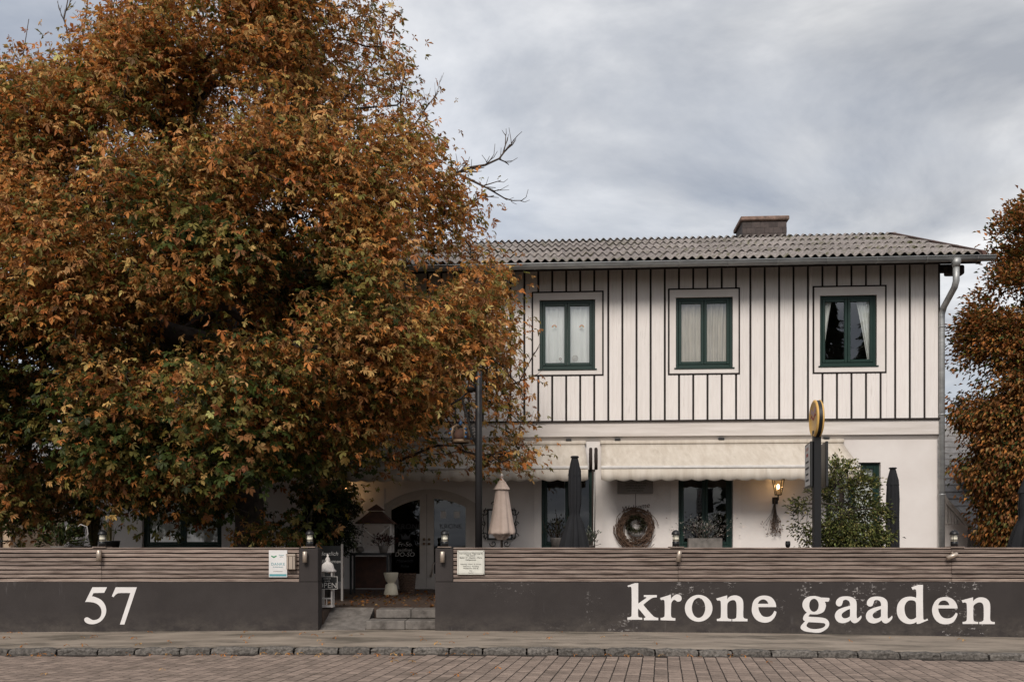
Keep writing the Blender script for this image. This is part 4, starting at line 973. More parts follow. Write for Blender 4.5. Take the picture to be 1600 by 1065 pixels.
for i, (pts, r0, lv) in enumerate([([(690, 290), (715, 270), (735, 262), (758, 258), (780, 248), (797, 226)], .022, 2), ([(700, 262), (722, 275), (745, 286), (765, 296), (792, 312)], .02, 2), ([(700, 330), (728, 322), (748, 310), (772, 306)], .014, 1), ([(640, 205), (655, 185), (668, 165), (684, 146)], .012, 2), ([(645, 215), (660, 200), (682, 186)], .010, 1),
                                  ([(760, 520), (790, 580), (810, 600), (835, 550)], .014, 2), ([(770, 560), (795, 625), (812, 655), (820, 658)], .013, 2), ([(760, 640), (800, 600), (838, 585)], .011, 1), ([(150, 230), (122, 140), (128, 60), (135, 20), (140, -30)], .016, 2), ([(185, 230), (158, 130), (160, 70), (168, 15), (176, -30)], .014, 2), ([(120, 230), (98, 140), (110, 70), (100, 30), (110, -20)], .014, 2), ([(225, 235), (200, 150), (205, 90), (222, 40)], .012, 2), ([(90, 260), (52, 180), (34, 100), (45, 30)], .010, 2)]):
    bare(pts, TY-0.2, r0*1.5, r0*.6, i+50, lv).build('bare_branch', M['twig'], chest, True)

# rusty tree at the right edge
def small_tree(name, label, silp, Y, wf, wb, dmax, ncl, nleaf, lsz, pal, wts, trunk_px, seed, sprd, rbase=0.0045, cat='tree', zb=None, rim_n=True, down=0.5, gap=0.15):
    rs_ = np.random.default_rng(seed); poly = px_poly(silp, Y); zb = -0.1 if zb is None else zb
    root = empty(name, (X(trunk_px, Y), Y, zb), 0, label, cat); b_ = np.array(root.location)
    c_ = crown_points(poly, Y, wf, wb, dmax, ncl, rs_, 0.6, gap, 1.6/max(dmax, .3)*1.2, seed)
    hgt = max(p[1] for p in poly)-zb; zlow = min(p[1] for p in poly)
    st_ = [b_+np.array([0.02*math.sin(k), 0.02*math.cos(k*2), hgt*0.75*k/5]) for k in range(6)]
    N_, pr, ct = grow(st_, c_, 0.25); ra = rbase*ct**0.5
    mbt = branch_mesh(N_, pr, ra, 5); mbt.v = [(v[0]-b_[0], v[1]-b_[1], v[2]-b_[2]) for v in mbt.v]
    mbt.build('trunk', M['bark'], root, True)
    own_ = np.repeat(np.arange(ncl), nleaf); sp_ = rs_.normal(0, sprd, (len(own_), 3))*np.array([1, 1, .7]); p_ = c_[own_]+sp_
    cen = np.array([np.mean([q[0] for q in poly]), Y, np.mean([q[1] for q in poly])])
    o_ = p_-cen; o_ /= np.linalg.norm(o_, axis=1)[:, None]; o_ += sp_/sprd*0.4; rt = frames(o_, down, rs_, 0.5)
    cc = np.repeat(1+rs_.normal(0, 0.26, (ncl, 1)), nleaf, axis=0)
    co = np.clip(pick(pal, wts, len(p_), rs_)*cc, 0.005, 0.8); tv, tf = simple_leaf(lsz, lsz*0.5, 0.35)
    tag(link('crown', cloud_mesh('crown', [(tv, tf, p_-b_, rt, rs_.uniform(.7, 1.2, len(p_)), co)], M['leaf_small']), root), kind='stuff')
    return root
small_tree('rust_leaved_tree', 'upright tree with rust brown leaves right of the inn', [(1612, 312), (1590, 325), (1572, 342), (1552, 365), (1556, 390), (1572, 412), (1552, 440), (1524, 470), (1506, 510), (1494, 560), (1500, 600), (1494, 640), (1510, 680), (1500, 725), (1530, 780), (1545, 835), (1570, 866), (1640, 880), (1720, 860), (1760, 760), (1780, 640), (1760, 520), (1730, 420), (1690, 340), (1640, 300)],
           20.6, 2.2, .5, 1.4, 2700, 50, 0.112, [C_OR*0.70, C_BR*0.95, C_OC*0.65, C_OL*.7, C_GR*.8], [4, 4.2, 1.0, 2.0, 1.6], 1630, 77, 0.17, gap=0.42)
small_tree('olive_shrub', 'bushy grey green shrub behind the fence at the sign post', [(1304, 740), (1310, 712), (1316, 712), (1320, 742), (1334, 732), (1340, 748), (1356, 742), (1358, 766), (1376, 776), (1364, 792), (1390, 806), (1370, 818), (1380, 838), (1360, 866), (1330, 880), (1290, 880), (1266, 862), (1256, 838), (1240, 830), (1254, 812), (1236, 784), (1258, 786), (1262, 764), (1276, 772), (1284, 746), (1294, 758)],
           15.6, .7, .7, .42, 560, 20, 0.062, [np.array([.10, .12, .036]), np.array([.19, .19, .062]), np.array([.29, .26, .09]), np.array([.03, .036, .014])], [4, 3, 1.2, 2], 1315, 31, 0.075, 0.0035, 'shrub', TZ+.35, down=-0.2, gap=0.85)
pt = P(1315, 850, 15.6); o = MB().lathe([(0, .17), (.05, .19), (.38, .24), (.4, .25), (.4, .22), (.36, .21)], 20).build('plant_pot', M['terracotta'], None, True, (pt.x, 15.6, TZ)); tag(o, 'round grey pot holding the big olive green shrub', 'pot')
# dark firs across the street, seen mirrored in the upper windows
for i, (fx, fy, fh, fw) in enumerate([(10.5, -12, 15.6, 2.6), (13.6, -13, 16.4, 2.6), (16.6, -11.5, 15.2, 2.5), (19.5, -12.5, 16.9, 2.7), (22.3, -11.5, 15.6, 2.5), (25.3, -13, 17.2, 2.8), (28.6, -12, 15.6, 2.6), (18.2, -16, 17.6, 2.8), (21.2, -15.5, 18.0, 2.8), (24.2, -16.5, 18.4, 2.9)]):
    rs_ = np.random.default_rng(200+i); n = 1500; t = rs_.random(n)**0.8; ang = rs_.uniform(0, 6.283, n); rr_ = fw*(1-t)**0.85*(0.45+0.55*rs_.random(n)**.5)*(0.85+.3*((t*14) % 1))
    p_ = np.stack([rr_*np.cos(ang), rr_*np.sin(ang), 0.8+t*(fh-.8)], axis=1); o_ = np.stack([np.cos(ang), np.sin(ang), -0.35*np.ones(n)], axis=1)
    root = empty('fir_tree', (fx, fy, -0.3), 0, 'tall dark fir across the street, mirrored in the upper windows', 'tree', 'firs across the street')
    tv, tf = simple_leaf(0.95, 0.42, 0.2)
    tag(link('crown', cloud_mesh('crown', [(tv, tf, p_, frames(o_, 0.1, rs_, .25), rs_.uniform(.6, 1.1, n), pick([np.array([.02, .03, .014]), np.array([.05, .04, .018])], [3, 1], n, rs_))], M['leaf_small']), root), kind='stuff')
    MB().tube([(0, 0, 0), (0, 0, fh*.6), (0, 0, fh)], [.2, .1, .02], 8).build('trunk', M['bark'], root, True)

# ============================================================ AWNINGS
def awning(p0, p1, label, sag=0.06):
    vb = -1.05; u0, u1 = p0, p1; um = (u0+u1)/2
    zt, zb = 3.47, 2.87
    root = empty('awning', HP(um, 0, 0), -TH, label, 'awning', 'cream awnings over the terrace')
    w = (u1-u0)/2; mb = MB(); nu, nv = 30, 6
    for j in range(nv+1):
        t = j/nv
        for i in range(nu+1):
            s = -1+2*i/nu; z = zt+(zb-zt)*t-sag*0.5*math.sin(math.pi*t)*(1+0.08*math.sin(i*2.1)); mb.v.append((s*(w-(0.05*(1-t))), -0.02+(vb+0.02)*t, z))
    for j in range(nv):
        for i in range(nu): q = j*(nu+1)+i; mb.f.append((q+nu+1, q+nu+2, q+1, q))
    f = mb.build('fabric', M['canvas'], root, True); md = f.modifiers.new('thick', 'SOLIDIFY'); md.thickness = 0.003
    mb = MB(); n = int(2*w/0.025); sc_ = 2*w/round(2*w/0.31)
    for i in range(n+1):
        x_ = -w+2*w*i/n; ph = ((x_+w)/sc_) % 1; low = 0.225+0.035*math.sin(math.pi*ph); yy = vb-0.03
        for t in (0, .5, 1): mb.v.append((x_, yy-0.007*t*math.sin((x_+w)/sc_*6.28)-.010*t*math.sin(x_*1.7), zb-0.045-low*t))
    for i in range(n):
        for j in range(2): q = i*3+j; mb.f.append((q, q+1, q+4, q+3))
    f = mb.build('valance', M['canvas'], root, True); md = f.modifiers.new('thick', 'SOLIDIFY'); md.thickness = 0.003
    bevel(MB().box(-w, vb-0.05, zb-0.045, w, vb+0.02, zb+0.012).build('front_bar', M['white_metal'], root), 0.012, 2)
    bevel(MB().box(-w+.02, -.10, zt-.03, w-.02, -.004, zt+.05).build('cassette', M['canvas'], root), 0.02, 2)
    for s in (-1, 1):
        MB().tube([(s*(w-.25), -.06, zt-.2), (s*(w-.9), -.50, zt-.62), (s*(w-.3), vb+.04, zb-.06)], .022, 8).build('arm', M['white_metal'], root, True)
    for k in range(3):
        x_ = -w+0.4+(2*w-.8)*k/2; MB().box(x_-.06, -.12, zt+.052, x_+.06, -.003, zt+.085).build('bracket', M['black'], root)
    return root
awning(ua(936), ua(1319), 'right cream awning with scalloped edge, over the two dark windows')
awning(ua(560), ua(917), 'left cream awning over the entrance doors, partly behind leaves')
pu = ua(927, -.9); ps = HP(pu, -.9, TZ)
po = empty('awning_post', ps, -TH, 'slim dark wooden post between the two awnings', 'post')
MB().box(-.03, -.03, 0, .03, .03, 2.55).build('post', M['timber'], po); MB().tube([(.02, -.05, 2.5), (.01, -.05, 1.4), (.0, -.05, .9), (.06, -.05, .82)], .008, 6).build('cord', M['white_metal'], po)
for s in (-.055, .055):
    o = MB().tube([(s, -.04, 2.55), (s, -.1, 2.75), (s, -.02, 2.98), (s, .1, 2.9), (s, .06, 2.7)], .035, 8).build('folding_elbow', M['timber'], po, True)

# ============================================================ PARASOLS
def parasol(px, Y, prof, m, n_pl, label, finial=None, pole=True, zb=TZ):
    x = X(px, Y); root = empty('folded_parasol', (x, Y, zb), 0, label, 'parasol', 'folded parasols on the terrace')
    sc_ = Y/FPX
    def cv(lst): return [(CZ+(HOR-y)*sc_-zb, r*sc_) for y, r in lst]
    ph = random.uniform(0, 6)
    for nm, lst, amp in prof:
        pr = cv(lst); dense = []
        for (a_, b_) in zip(pr[:-1], pr[1:]):
            for k in range(4): t = k/4; dense.append((a_[0]+(b_[0]-a_[0])*t, a_[1]+(b_[1]-a_[1])*t))
        dense.append(pr[-1])
        MB().lathe(dense, 72, mod=lambda q, t: 1+amp*(0.35+0.65*t)*(math.cos(n_pl*q+ph+0.9*t)+0.35*math.cos((n_pl*2+1)*q+2*ph-1.3*t)), caps=False).build(nm, m, root, True)
    ztop = prof[0][1][0][0]; MB().tube([(0, 0, 0), (0, 0, cv([(ztop, 1)])[0][0])], .022, 10).build('pole', M['timber'], root, True)
    bevel(MB().box(-.25, -.25, 0.002, .25, .25, .07).build('base', M['terracotta'], root), .01)
    if finial: MB().lathe(cv(finial), 14).build('finial', M['white_wood'] if m == M['beige'] else M['grey_cloth'], root, True)
    return root
parasol(784, 15.5, [('canopy', [(752, 6), (765, 9.5), (790, 13), (815, 17), (832, 20), (834, 19)], .10), ('vent_flap', [(747, 1.5), (752, 5), (758, 9), (764.5, 13)], .05), ('inner_folds', [(820, 10), (836, 12), (843, 5)], .25)], M['beige'], 6, 'beige folded parasol in front of the plaster wall', [(748, 1), (746, 3), (743.5, 1.5), (742, 3), (739, .5)])
parasol(898, 15.2, [('canopy', [(716, 4), (735, 9), (760, 9.5), (785, 9), (803, 7), (815, 11), (838, 17), (858, 21), (872, 20)], .20), ('vent_flap', [(714, 4.5), (725, 7), (743, 9.6)], .08)], M['grey_cloth'], 8, 'charcoal folded parasol in front of the left dark window', [(715, 6.5), (713, 6.5), (712, 5)])
parasol(1395, 16.6, [('canopy', [(734, 4), (750, 8), (780, 9), (810, 8.5), (840, 9), (866, 9)], .16), ('vent_flap', [(732, 4), (745, 7), (758, 9)], .08)], M['grey_cloth'], 8, 'slim charcoal folded parasol beside the shrub at the inn corner', [(732, 6), (730.5, 6), (730, 5)])
parasol(1607, 15.5, [('canopy', [(742, 5), (765, 12), (790, 14), (810, 13), (830, 21), (858, 28), (872, 27)], .10), ('vent_flap', [(740, 4), (755, 9), (770, 14)], .08)], M['grey_cloth'], 8, 'charcoal folded parasol cut off by the right edge of the picture', [(740, 6), (738, 6), (737, 5)])

# ============================================================ POLES AND SIGNS
lp = empty('sign_pole', (X(748, 13.65), 13.65, TZ), 0, 'dark round pole with wrought iron bracket and hanging crown', 'sign pole')
zt = Z(580, 13.65)-TZ
MB().lathe([(0, .056), (zt-.01, .052), (zt, .045)], 16).build('pole', M['pole'], lp, True)
def L_(px, py): return (X(px, 13.65)-lp.location.x, 0.0, Z(py, 13.65)-TZ)
br_ = MB(); br_.tube([L_(722, 622), L_(730, 650), L_(738, 678), L_(746, 700)], .016, 8); br_.tube([L_(744, 600), L_(720, 622), L_(704, 632)], .018, 8)
for k in range(7):
    c = L_(728+2.4*k % 17, 628+9*k); br_.tube([(c[0]+.055*math.cos(q), .01*math.sin(3*q), c[2]+.07*math.sin(q)) for q in np.linspace(0, 5.2, 14)], .008, 6)
br_.tube([L_(711, 632), L_(713, 660)], .008, 6)
br_.build('bracket', M['iron'], lp, True)
MB().lathe([(-.05, .02), (-.02, .07), (.03, .085), (.07, .05)], 12, mod=lambda q, t: 1+.2*math.sin(5*q)).build('rosette', M['iron'], lp, True, L_(736, 608))
cr_ = MB(); c = L_(720, 690)
cr_.lathe([(c[2]-.02, .13), (c[2]+.03, .135), (c[2]+.03, .125), (c[2]-.02, .12)], 20, c[0], 0)
for k in range(4):
    q = k*math.pi/2+.5; pts = [(c[0]+r_c*math.cos(q), r_c*math.sin(q), c[2]+z_c) for r_c, z_c in ((.13, .02), (.155, .12), (.13, .21), (.07, .25), (.01, .225))]; cr_.tube(pts, [.022, .03, .028, .022, .015], 8)
cro = cr_.build('crown', M['gold'], lp, True); MB().lathe([(c[2]+.02, .115), (c[2]+.12, .12), (c[2]+.18, .08), (c[2]+.2, .02)], 16, c[0], 0).build('lining', M['rust'], cro, True)
jw = MB()
for k in range(4):
    q = k*math.pi/2+.5
    for r_c, z_c in ((.165, .06), (.185, .12), (.165, .18)): jw.lathe([(c[2]+z_c-.022, .004), (c[2]+z_c-.012, .02), (c[2]+z_c+.012, .02), (c[2]+z_c+.022, .004)], 8, c[0]+r_c*math.cos(q), r_c*math.sin(q))
jw.lathe([(c[2]+.24, .01), (c[2]+.27, .035), (c[2]+.31, .02), (c[2]+.33, .004)], 10, c[0], 0); jw.build('jewels', M['blue'], cro, True)

sp = empty('sign_post', (X(1276, 13.65), 13.65, TZ), 0, 'black post with round yellow sign above white menu cabinets', 'sign')
def S_(px, py, Y=13.65): return (X(px, Y)-sp.location.x, Y-13.65, Z(py, Y)-TZ)
bevel(MB().box(-.055, -.05, 0, .055, .05, S_(1276, 672)[2]).build('post', M['black'], sp), .008)
dz = S_(1276, 654)[2]
DA = R(-95.5)
disc = MB().lathe([(-.028, .278), (.028, .278)], 40, caps=False).build('disc_band', M['black'], sp, True, (0, 0, dz)); disc.rotation_euler = (R(90), 0, DA)
for s in (1, -1):
    o = MB().lathe([(s*.028, .285), (s*.042, .285), (s*.056, .262), (s*.056, .245), (s*.048, .235), (s*.05, 0.002)], 40).build('disc_face', M['yellow'], disc, True)
    for q_, w_, m__ in ((.06, .17, 'pink'), (.0, .17, 'red')):
        mk = MB(); nn = 10
        for i in range(nn+1):
            x_ = -w_+2*w_*i/nn; mk.v += [(x_, q_-.0+.03*math.sin(i*.9), s*.0525), (x_, q_+(.075 if m__ == 'pink' else .035)+.03*math.sin(i*.9), s*.0525)]
        mk.f = [(2*i, 2*i+1, 2*i+3, 2*i+2) for i in range(nn)]; mk.build('emblem', M[m__], disc)
for s in (-1, 1):
    cab = MB(); z0, z1 = S_(0, 760)[2], S_(0, 689)[2]; ang = R(78)
    x0 = s*.068
    cab.box(-.02, 0, z0, .02, .62, z1); o = bevel(cab.build('cabinet', M['black'], sp), .008); o.location = (-.085 if s < 0 else .15, -.02, 0); o.rotation_euler = (0, 0, R(-11))
    MB().box(s*.021, .03, z0+.03, s*.0235, .59, z1-.03).build('menu_sheet', M['poster'], o)
    for k, (w_, h_, m__) in enumerate(((.30, .05, 'pink'), (.22, .05, 'red'), (.34, .03, 'ink'), (.40, .03, 'ink'), (.30, .03, 'ink'), (.36, .03, 'ink'))):
        zz_ = z1-.12-.095*k; MB().box(s*.0237, .31-w_/2, zz_, s*.0245, .31+w_/2, zz_+h_).build('print', M[m__], o)

# ============================================================ THINGS ON THE STREET WALL
def fence_lamp(px, label):
    Y = 13.2; x = X(px, Y); root = empty('path_light', (x, Y, WT+.02), 0, label, 'lamp', 'bollard lights on the wall top')
    MB().box(-.10, -.11, -.011, .10, .10, .003).build('mounting_board', M['slat'], root)
    MB().lathe([(.004, .052), (.075, .052), (.08, .046)], 20).build('housing', M['black'], root, True)
    MB().lathe([(.08, .046), (.175, .046)], 18).build('diffuser', M['frost'], root, True)
    for z_ in (.098, .148): MB().lathe([(z_, .054), (z_+.007, .054), (z_+.007, .047), (z_, .047)], 20).build('ring', M['black'], root, True)
    for q in range(3): a_ = q*2.094-.2; MB().tube([(.05*math.cos(a_), .05*math.sin(a_), .075), (.05*math.cos(a_), .05*math.sin(a_), .18)], .0035, 6).build('stay', M['black'], root)
    MB().lathe([(.175, .064), (.19, .064), (.215, .055), (.238, .035), (.25, .004)], 20).build('dome', M['black'], root, True)
fence_lamp(484, 'black bollard light on the left entrance pier'); fence_lamp(695, 'black bollard light on the right entrance pier'); fence_lamp(1056, 'black bollard light on the fence before the right dark window')
fence_lamp(1491, 'black bollard light on the fence before the annex'); fence_lamp(160, 'black bollard light on the fence above the number 57')
def spot(px, py, label, tilt=0.0):
    p = P(px, py, WY-.07); root = empty('wall_spot', (p.x, WY-.0, p.z), 0, label, 'spotlight', 'small spotlights under the wall top')
    o = MB().lathe([(-.085, .034), (.07, .034), (.075, .028)], 16).build('tube', M['steel'], root, True, (0, -.06, 0)); o.rotation_euler = (0, tilt, 0)
    MB().box(-.012, -.055, .04, .012, .0, .065).build('bracket', M['steel'], root)
spot(154, 867, 'small steel spotlight on the slats above the number 57'); spot(476, 869, 'small steel spotlight on the left entrance pier'); spot(691, 869, 'small steel spotlight on the right entrance pier')
spot(1061, 868, 'small steel spotlight on the slats above the letter r', .15); spot(1489, 868, 'small tilted steel spotlight on the slats above the second letter e', 1.2)
# pilgrim way sign
p0, p1 = P(714.5, 897, WY), P(757, 859.5, WY); sgn = empty('pilgrim_sign', ((p0.x+p1.x)/2, WY-.02, p0.z), 0, 'white enamel sign with black text on the slats by the pier', 'sign')
w_, h_ = (p1.x-p0.x), p1.z-p0.z
bevel(MB().box(-w_/2, -.004, 0, w_/2, .02, h_).build('plate', M['sign_white'], sgn), .004)
mb = MB(); q = .018
for a_, b_, c_, d_ in ((-w_/2+q, w_/2-q, q, q+.004), (-w_/2+q, w_/2-q, h_-q-.004, h_-q), (-w_/2+q, -w_/2+q+.004, q+.005, h_-q-.005), (w_/2-q-.004, w_/2-q, q+.005, h_-q-.005)): mb.box(a_, -.0055, c_, b_, -.0045, d_)
mb.build('border', M['plaque'], sgn)
for i, (tx, s_) in enumerate((('Internationaler Pilgerweg 06', .030), ('"Via Sacra"', .034), ('Baden 17 - Gaaden - Maria', .030), ('Heiligenkreuz', .028), ('Mariazell', .026), ('Mayerling - Alland - St. Corona', .024), ('Hafnerberg - Kaumberg', .024), ('Wallfahrer sind da', .030), ('Rast', .022), ('Gasthof', .022))):
    if i in (4,): continue
    text(tx, s_, M['ink'], sgn, (0, -.006, h_-.052-.031*i))
for a_ in (-1, 1):
    for b_ in (.012, h_-.012): o = MB().lathe([(0, .006), (.004, .005)], 8).build('screw', M['ink'], sgn, False, (a_*(w_/2-.012), -.004, b_)); o.rotation_euler = (R(90), 0, 0)
# thank you poster
p0, p1 = P(420.5, 901, WY), P(449, 859, WY); ps_ = empty('thank_you_poster', ((p0.x+p1.x)/2, WY-.012, p0.z), 0, 'white poster reading DANKE with teal footer on the slats', 'poster')
w_, h_ = (p1.x-p0.x), p1.z-p0.z
MB().box(-w_/2, -.002, 0, w_/2, .01, h_).build('sheet', M['poster'], ps_)
MB().box(-w_/2+.008, -.0035, .012, w_/2-.008, -.0025, .045).build('footer', M['teal'], ps_)
text('DANKE', .055, M['teal'], ps_, (.0, -.004, h_*.44), sp=1.15); text('für Ihren Besuch', .022, M['teal'], ps_, (0, -.004, h_*.36)); text('und auf Wiedersehen', .016, M['ink'], ps_, (0, -.004, h_*.20))
mb = MB(); mb.v = [(-.10, -.004, h_-.09), (-.06, -.004, h_-.115), (-.02, -.004, h_-.09), (-.02, -.004, h_-.075), (-.06, -.004, h_-.09), (-.10, -.004, h_-.075)]; mb.f = [(0, 1, 4, 5), (1, 2, 3, 4)]; mb.build('leaf_emblem', M['leafgreen'], ps_)
text('krone', .03, M['teal'], ps_, (.05, -.004, h_-.08)); text('gaaden', .016, M['ink'], ps_, (.05, -.004, h_-.10))
# steel letter box
p0, p1 = P(449.5, 889, WY), P(463, 865, WY); lb = empty('letter_box', ((p0.x+p1.x)/2, WY, p0.z), 0, 'brushed steel letter box beside the poster on the left wall', 'letter box'); w_, h_ = (p1.x-p0.x), p1.z-p0.z
bevel(MB().box(-w_/2, -.08, 0, w_/2, .02, h_).build('box', M['steel'], lb), .008, 2); bevel(MB().box(-w_/2-.004, -.088, h_-.03, w_/2+.004, .02, h_+.004).build('lid', M['steel'], lb), .004)
for x_ in (-.25, .25): MB().box(w_*x_-.004, -.083, .004, w_*x_+.004, -.081, h_-.034).build('seam', M['timber'], lb)

# ============================================================ THINGS ON THE FACADE
def wall_lantern(px, pyt, pyb, label):
    u_ = ua(px, -.3); pz = HP(u_, 0, hz((pyt+pyb)/2, u_, -.3)); root = empty('wall_lantern', pz, -TH, label, 'lantern', 'lit wall lanterns')
    H_ = (pyb-pyt)/FPX*19.2; y = -.3
    fm = MB(); r0, r1 = .075, .15
    for k in range(4):
        q = k*math.pi/2+.785; fm.tube([(r0*math.cos(q), y+r0*math.sin(q), -H_*.35), (r1*math.cos(q), y+r1*math.sin(q), H_*.35)], .010, 6)
        q2 = q+math.pi/2
        for r_c, z_c in ((r0, -H_*.35), (r1, H_*.35)): fm.tube([(r_c*math.cos(q), y+r_c*math.sin(q), z_c), (r_c*math.cos(q2), y+r_c*math.sin(q2), z_c)], .010, 6)
    fm.build('frame', M['iron'], root)
    gm = MB()
    for k in range(4):
        q = k*math.pi/2+.785; q2 = q+math.pi/2; a_ = lambda r_c, qq, z_c: (r_c*math.cos(qq), y+r_c*math.sin(qq), z_c)
        gm.quad(a_(r0-.004, q, -H_*.35), a_(r0-.004, q2, -H_*.35), a_(r1-.004, q2, H_*.35), a_(r1-.004, q, H_*.35))
    gm.build('glass', M['lampglass'], root)
    MB().lathe([(H_*.35, .17), (H_*.37, .17), (H_*.62, .04), (H_*.68, .05), (H_*.72, .01)], 4, 0, y).build('cap', M['iron'], root)
    MB().lathe([(-H_*.10, .012), (-H_*.03, .03), (H_*.06, .024), (H_*.12, .004)], 12, 0, y).build('bulb', M['bulb'], root, True)
    MB().tube([(0, y, -H_*.35), (0, y, -H_*.55), (0, y*.5, -H_*.62), (0, -.02, -H_*.55)], .016, 8).build('arm', M['iron'], root, True)
    bevel(MB().box(-.06, -.03, -H_*.72, .06, -.002, -H_*.42).build('wall_plate', M['iron'], root), .006)
    ld = bpy.data.lights.new('lantern_light', 'POINT'); ld.energy = 0.8; ld.color = (1, .62, .3); ld.shadow_soft_size = .03
    lo = bpy.data.objects.new('lantern_light', ld); COL.objects.link(lo); lo.parent = root; lo.location = (0, y-.06, H_*.15)
wall_lantern(1216, 742, 778, 'lit iron wall lantern between the right dark window and shrub'); wall_lantern(540, 742, 778, 'lit iron wall lantern left of the entrance doors')
# dried bouquet under the right lantern
u_ = ua(1210, -.05); bz = hz(782, u_, -.05); dbq = empty('dried_bouquet', HP(u_, -.06, hz(836, u_)), -TH, 'bunch of dried flowers hanging head down below the lantern', 'bouquet'); rs = random.Random(4)
stm = MB(); hd = MB(); top = bz-hz(836, u_)
for k in range(34):
    x_ = rs.gauss(0, .085); y = rs.uniform(-.07, .02); z_ = rs.uniform(0, .35); stm.tube([(rs.uniform(-.012, .012), -.02, top), (x_*.3, y*.5, top*.62), (x_, y, z_)], .0035, 4)
    for q in range(3): a_ = (x_+rs.gauss(0, .02), y, z_+rs.gauss(0, .03)); hd.lathe([(a_[2]-.014, .003), (a_[2], .012), (a_[2]+.014, .003)], 6, a_[0], a_[1])
stm.build('stems', M['twig'], dbq); tag(hd.build('flower_heads', M['wicker'], dbq), kind='stuff')
# twig wreath, smaller green wreath inside it, plaque and welcome sign
u_ = ua(993, -.1); wz = hz(826, u_); wr_ = empty('twig_wreath', HP(u_, -.08, wz), -TH, 'large brown twig wreath hanging on the wall between the windows', 'wreath'); rs = random.Random(9); mb = MB()
for k in range(210):
    q0 = rs.uniform(0, 6.28); ln = rs.uniform(.7, 1.6); r_c = rs.gauss(.325, .062); tl = rs.uniform(-.08, .08); pts = []
    for i in range(6): q = q0+ln*i/5; rr_ = r_c+tl*(i/5-.5)+rs.uniform(-.015, .015); pts.append((rr_*math.cos(q), rs.uniform(-.06, .05), rr_*1.05*math.sin(q)))
    mb.tube(pts, rs.uniform(.005, .010), 4)
mb.tube([(.32, -.02, .15), (.26, -.03, .42)], .015, 6); mb.build('twigs', M['wicker'], wr_)
rs_ = np.random.default_rng(3); n = 420; q = rs_.uniform(0, 6.28, n); pos_ = np.stack([.135*np.cos(q)-.0, rs_.normal(-.03, .03, n), .10+.125*np.sin(q)], axis=1)+rs_.normal(0, .028, (n, 3))
tv, tf = simple_leaf(.065, .03, .3); o_ = np.stack([np.cos(q), -.4+0*q, np.sin(q)], axis=1)
gw = link('leaf_wreath', cloud_mesh('leaf_wreath', [(tv, tf, pos_, frames(o_, .1, rs_, .5), np.ones(n), pick([np.array([.03, .032, .016]), np.array([.06, .045, .025])], [2, 1], n, rs_))], M['leaf_small']), None, HP(u_, -.12, wz), -TH); tag(gw, 'small dark green wreath hung inside the twig wreath', 'wreath')
u2 = ua(992.5, -.05); pq = empty('wall_plaque', HP(u2, -.05, hz(771, u2)), -TH, 'grey plaque with lines of text tucked under the awning', 'plaque'); ph_ = hz(742, u2)-hz(771, u2); pw_ = ua(1020)-ua(965)
bevel(MB().box(-pw_/2, -.05, 0, pw_/2, .045, ph_).build('board', M['plaque'], pq), .006)
for i in range(6): text(('Herzlich willkommen in der', 'Krone Gaaden wir freuen', 'uns auf Ihren Besuch und', 'verwöhnen Sie gerne mit', 'unserer feinen Küche', 'DIE WIRTSLEUTE')[i], .045, M['ink'], pq, (0, -.052, ph_-.07-.058*i))
ws = empty('welcome_sign', HP(ua(993), -.03, hz(797, u2)), -TH, 'rusty wire Welcome lettering above the twig wreath', 'sign')
o = text('Welcome', .155, M['rust'], ws, (0, -.02, .02), shear=.3); o.rotation_euler = (R(90), R(-9), 0); MB().tube([(0, -.01, -.05), (0, -.01, .36)], .006, 5).build('wire', M['rust'], ws)
# wrought iron menu case behind the beige parasol
u_ = ua(781, -.05); mc = empty('menu_case', HP(u_, -.05, hz(850, u_)), -TH, 'wrought iron menu case on the wall behind the beige parasol', 'menu case'); s_ = 19.7/FPX
MB().box(-.28, -.03, .10, .28, .045, .78).build('case', M['black'], mc); MB().box(-.24, -.033, .14, .24, -.031, .74).build('menu', M['poster'], mc)
mb = MB()
for sx_ in (-1, 1):
    for (cx_, cz_, rr_, d_) in ((.33, .18, .09, 1), (.33, .72, .09, -1), (.36, .45, .06, 1), (.15, .02, .08, -1), (.12, .88, .07, 1)):
        pts = [(sx_*(cx_+rr_*(1-k/16)*math.cos(d_*k*.55)), -.02, cz_+rr_*(1-k/16)*math.sin(d_*k*.55)) for k in range(15)]; mb.tube(pts, .009, 6)
    mb.tube([(sx_*.31, -.02, .1), (sx_*.37, -.02, .3), (sx_*.33, -.02, .45), (sx_*.37, -.02, .6), (sx_*.31, -.02, .8)], .009, 6)
mb.build('scrollwork', M['iron'], mc, True)

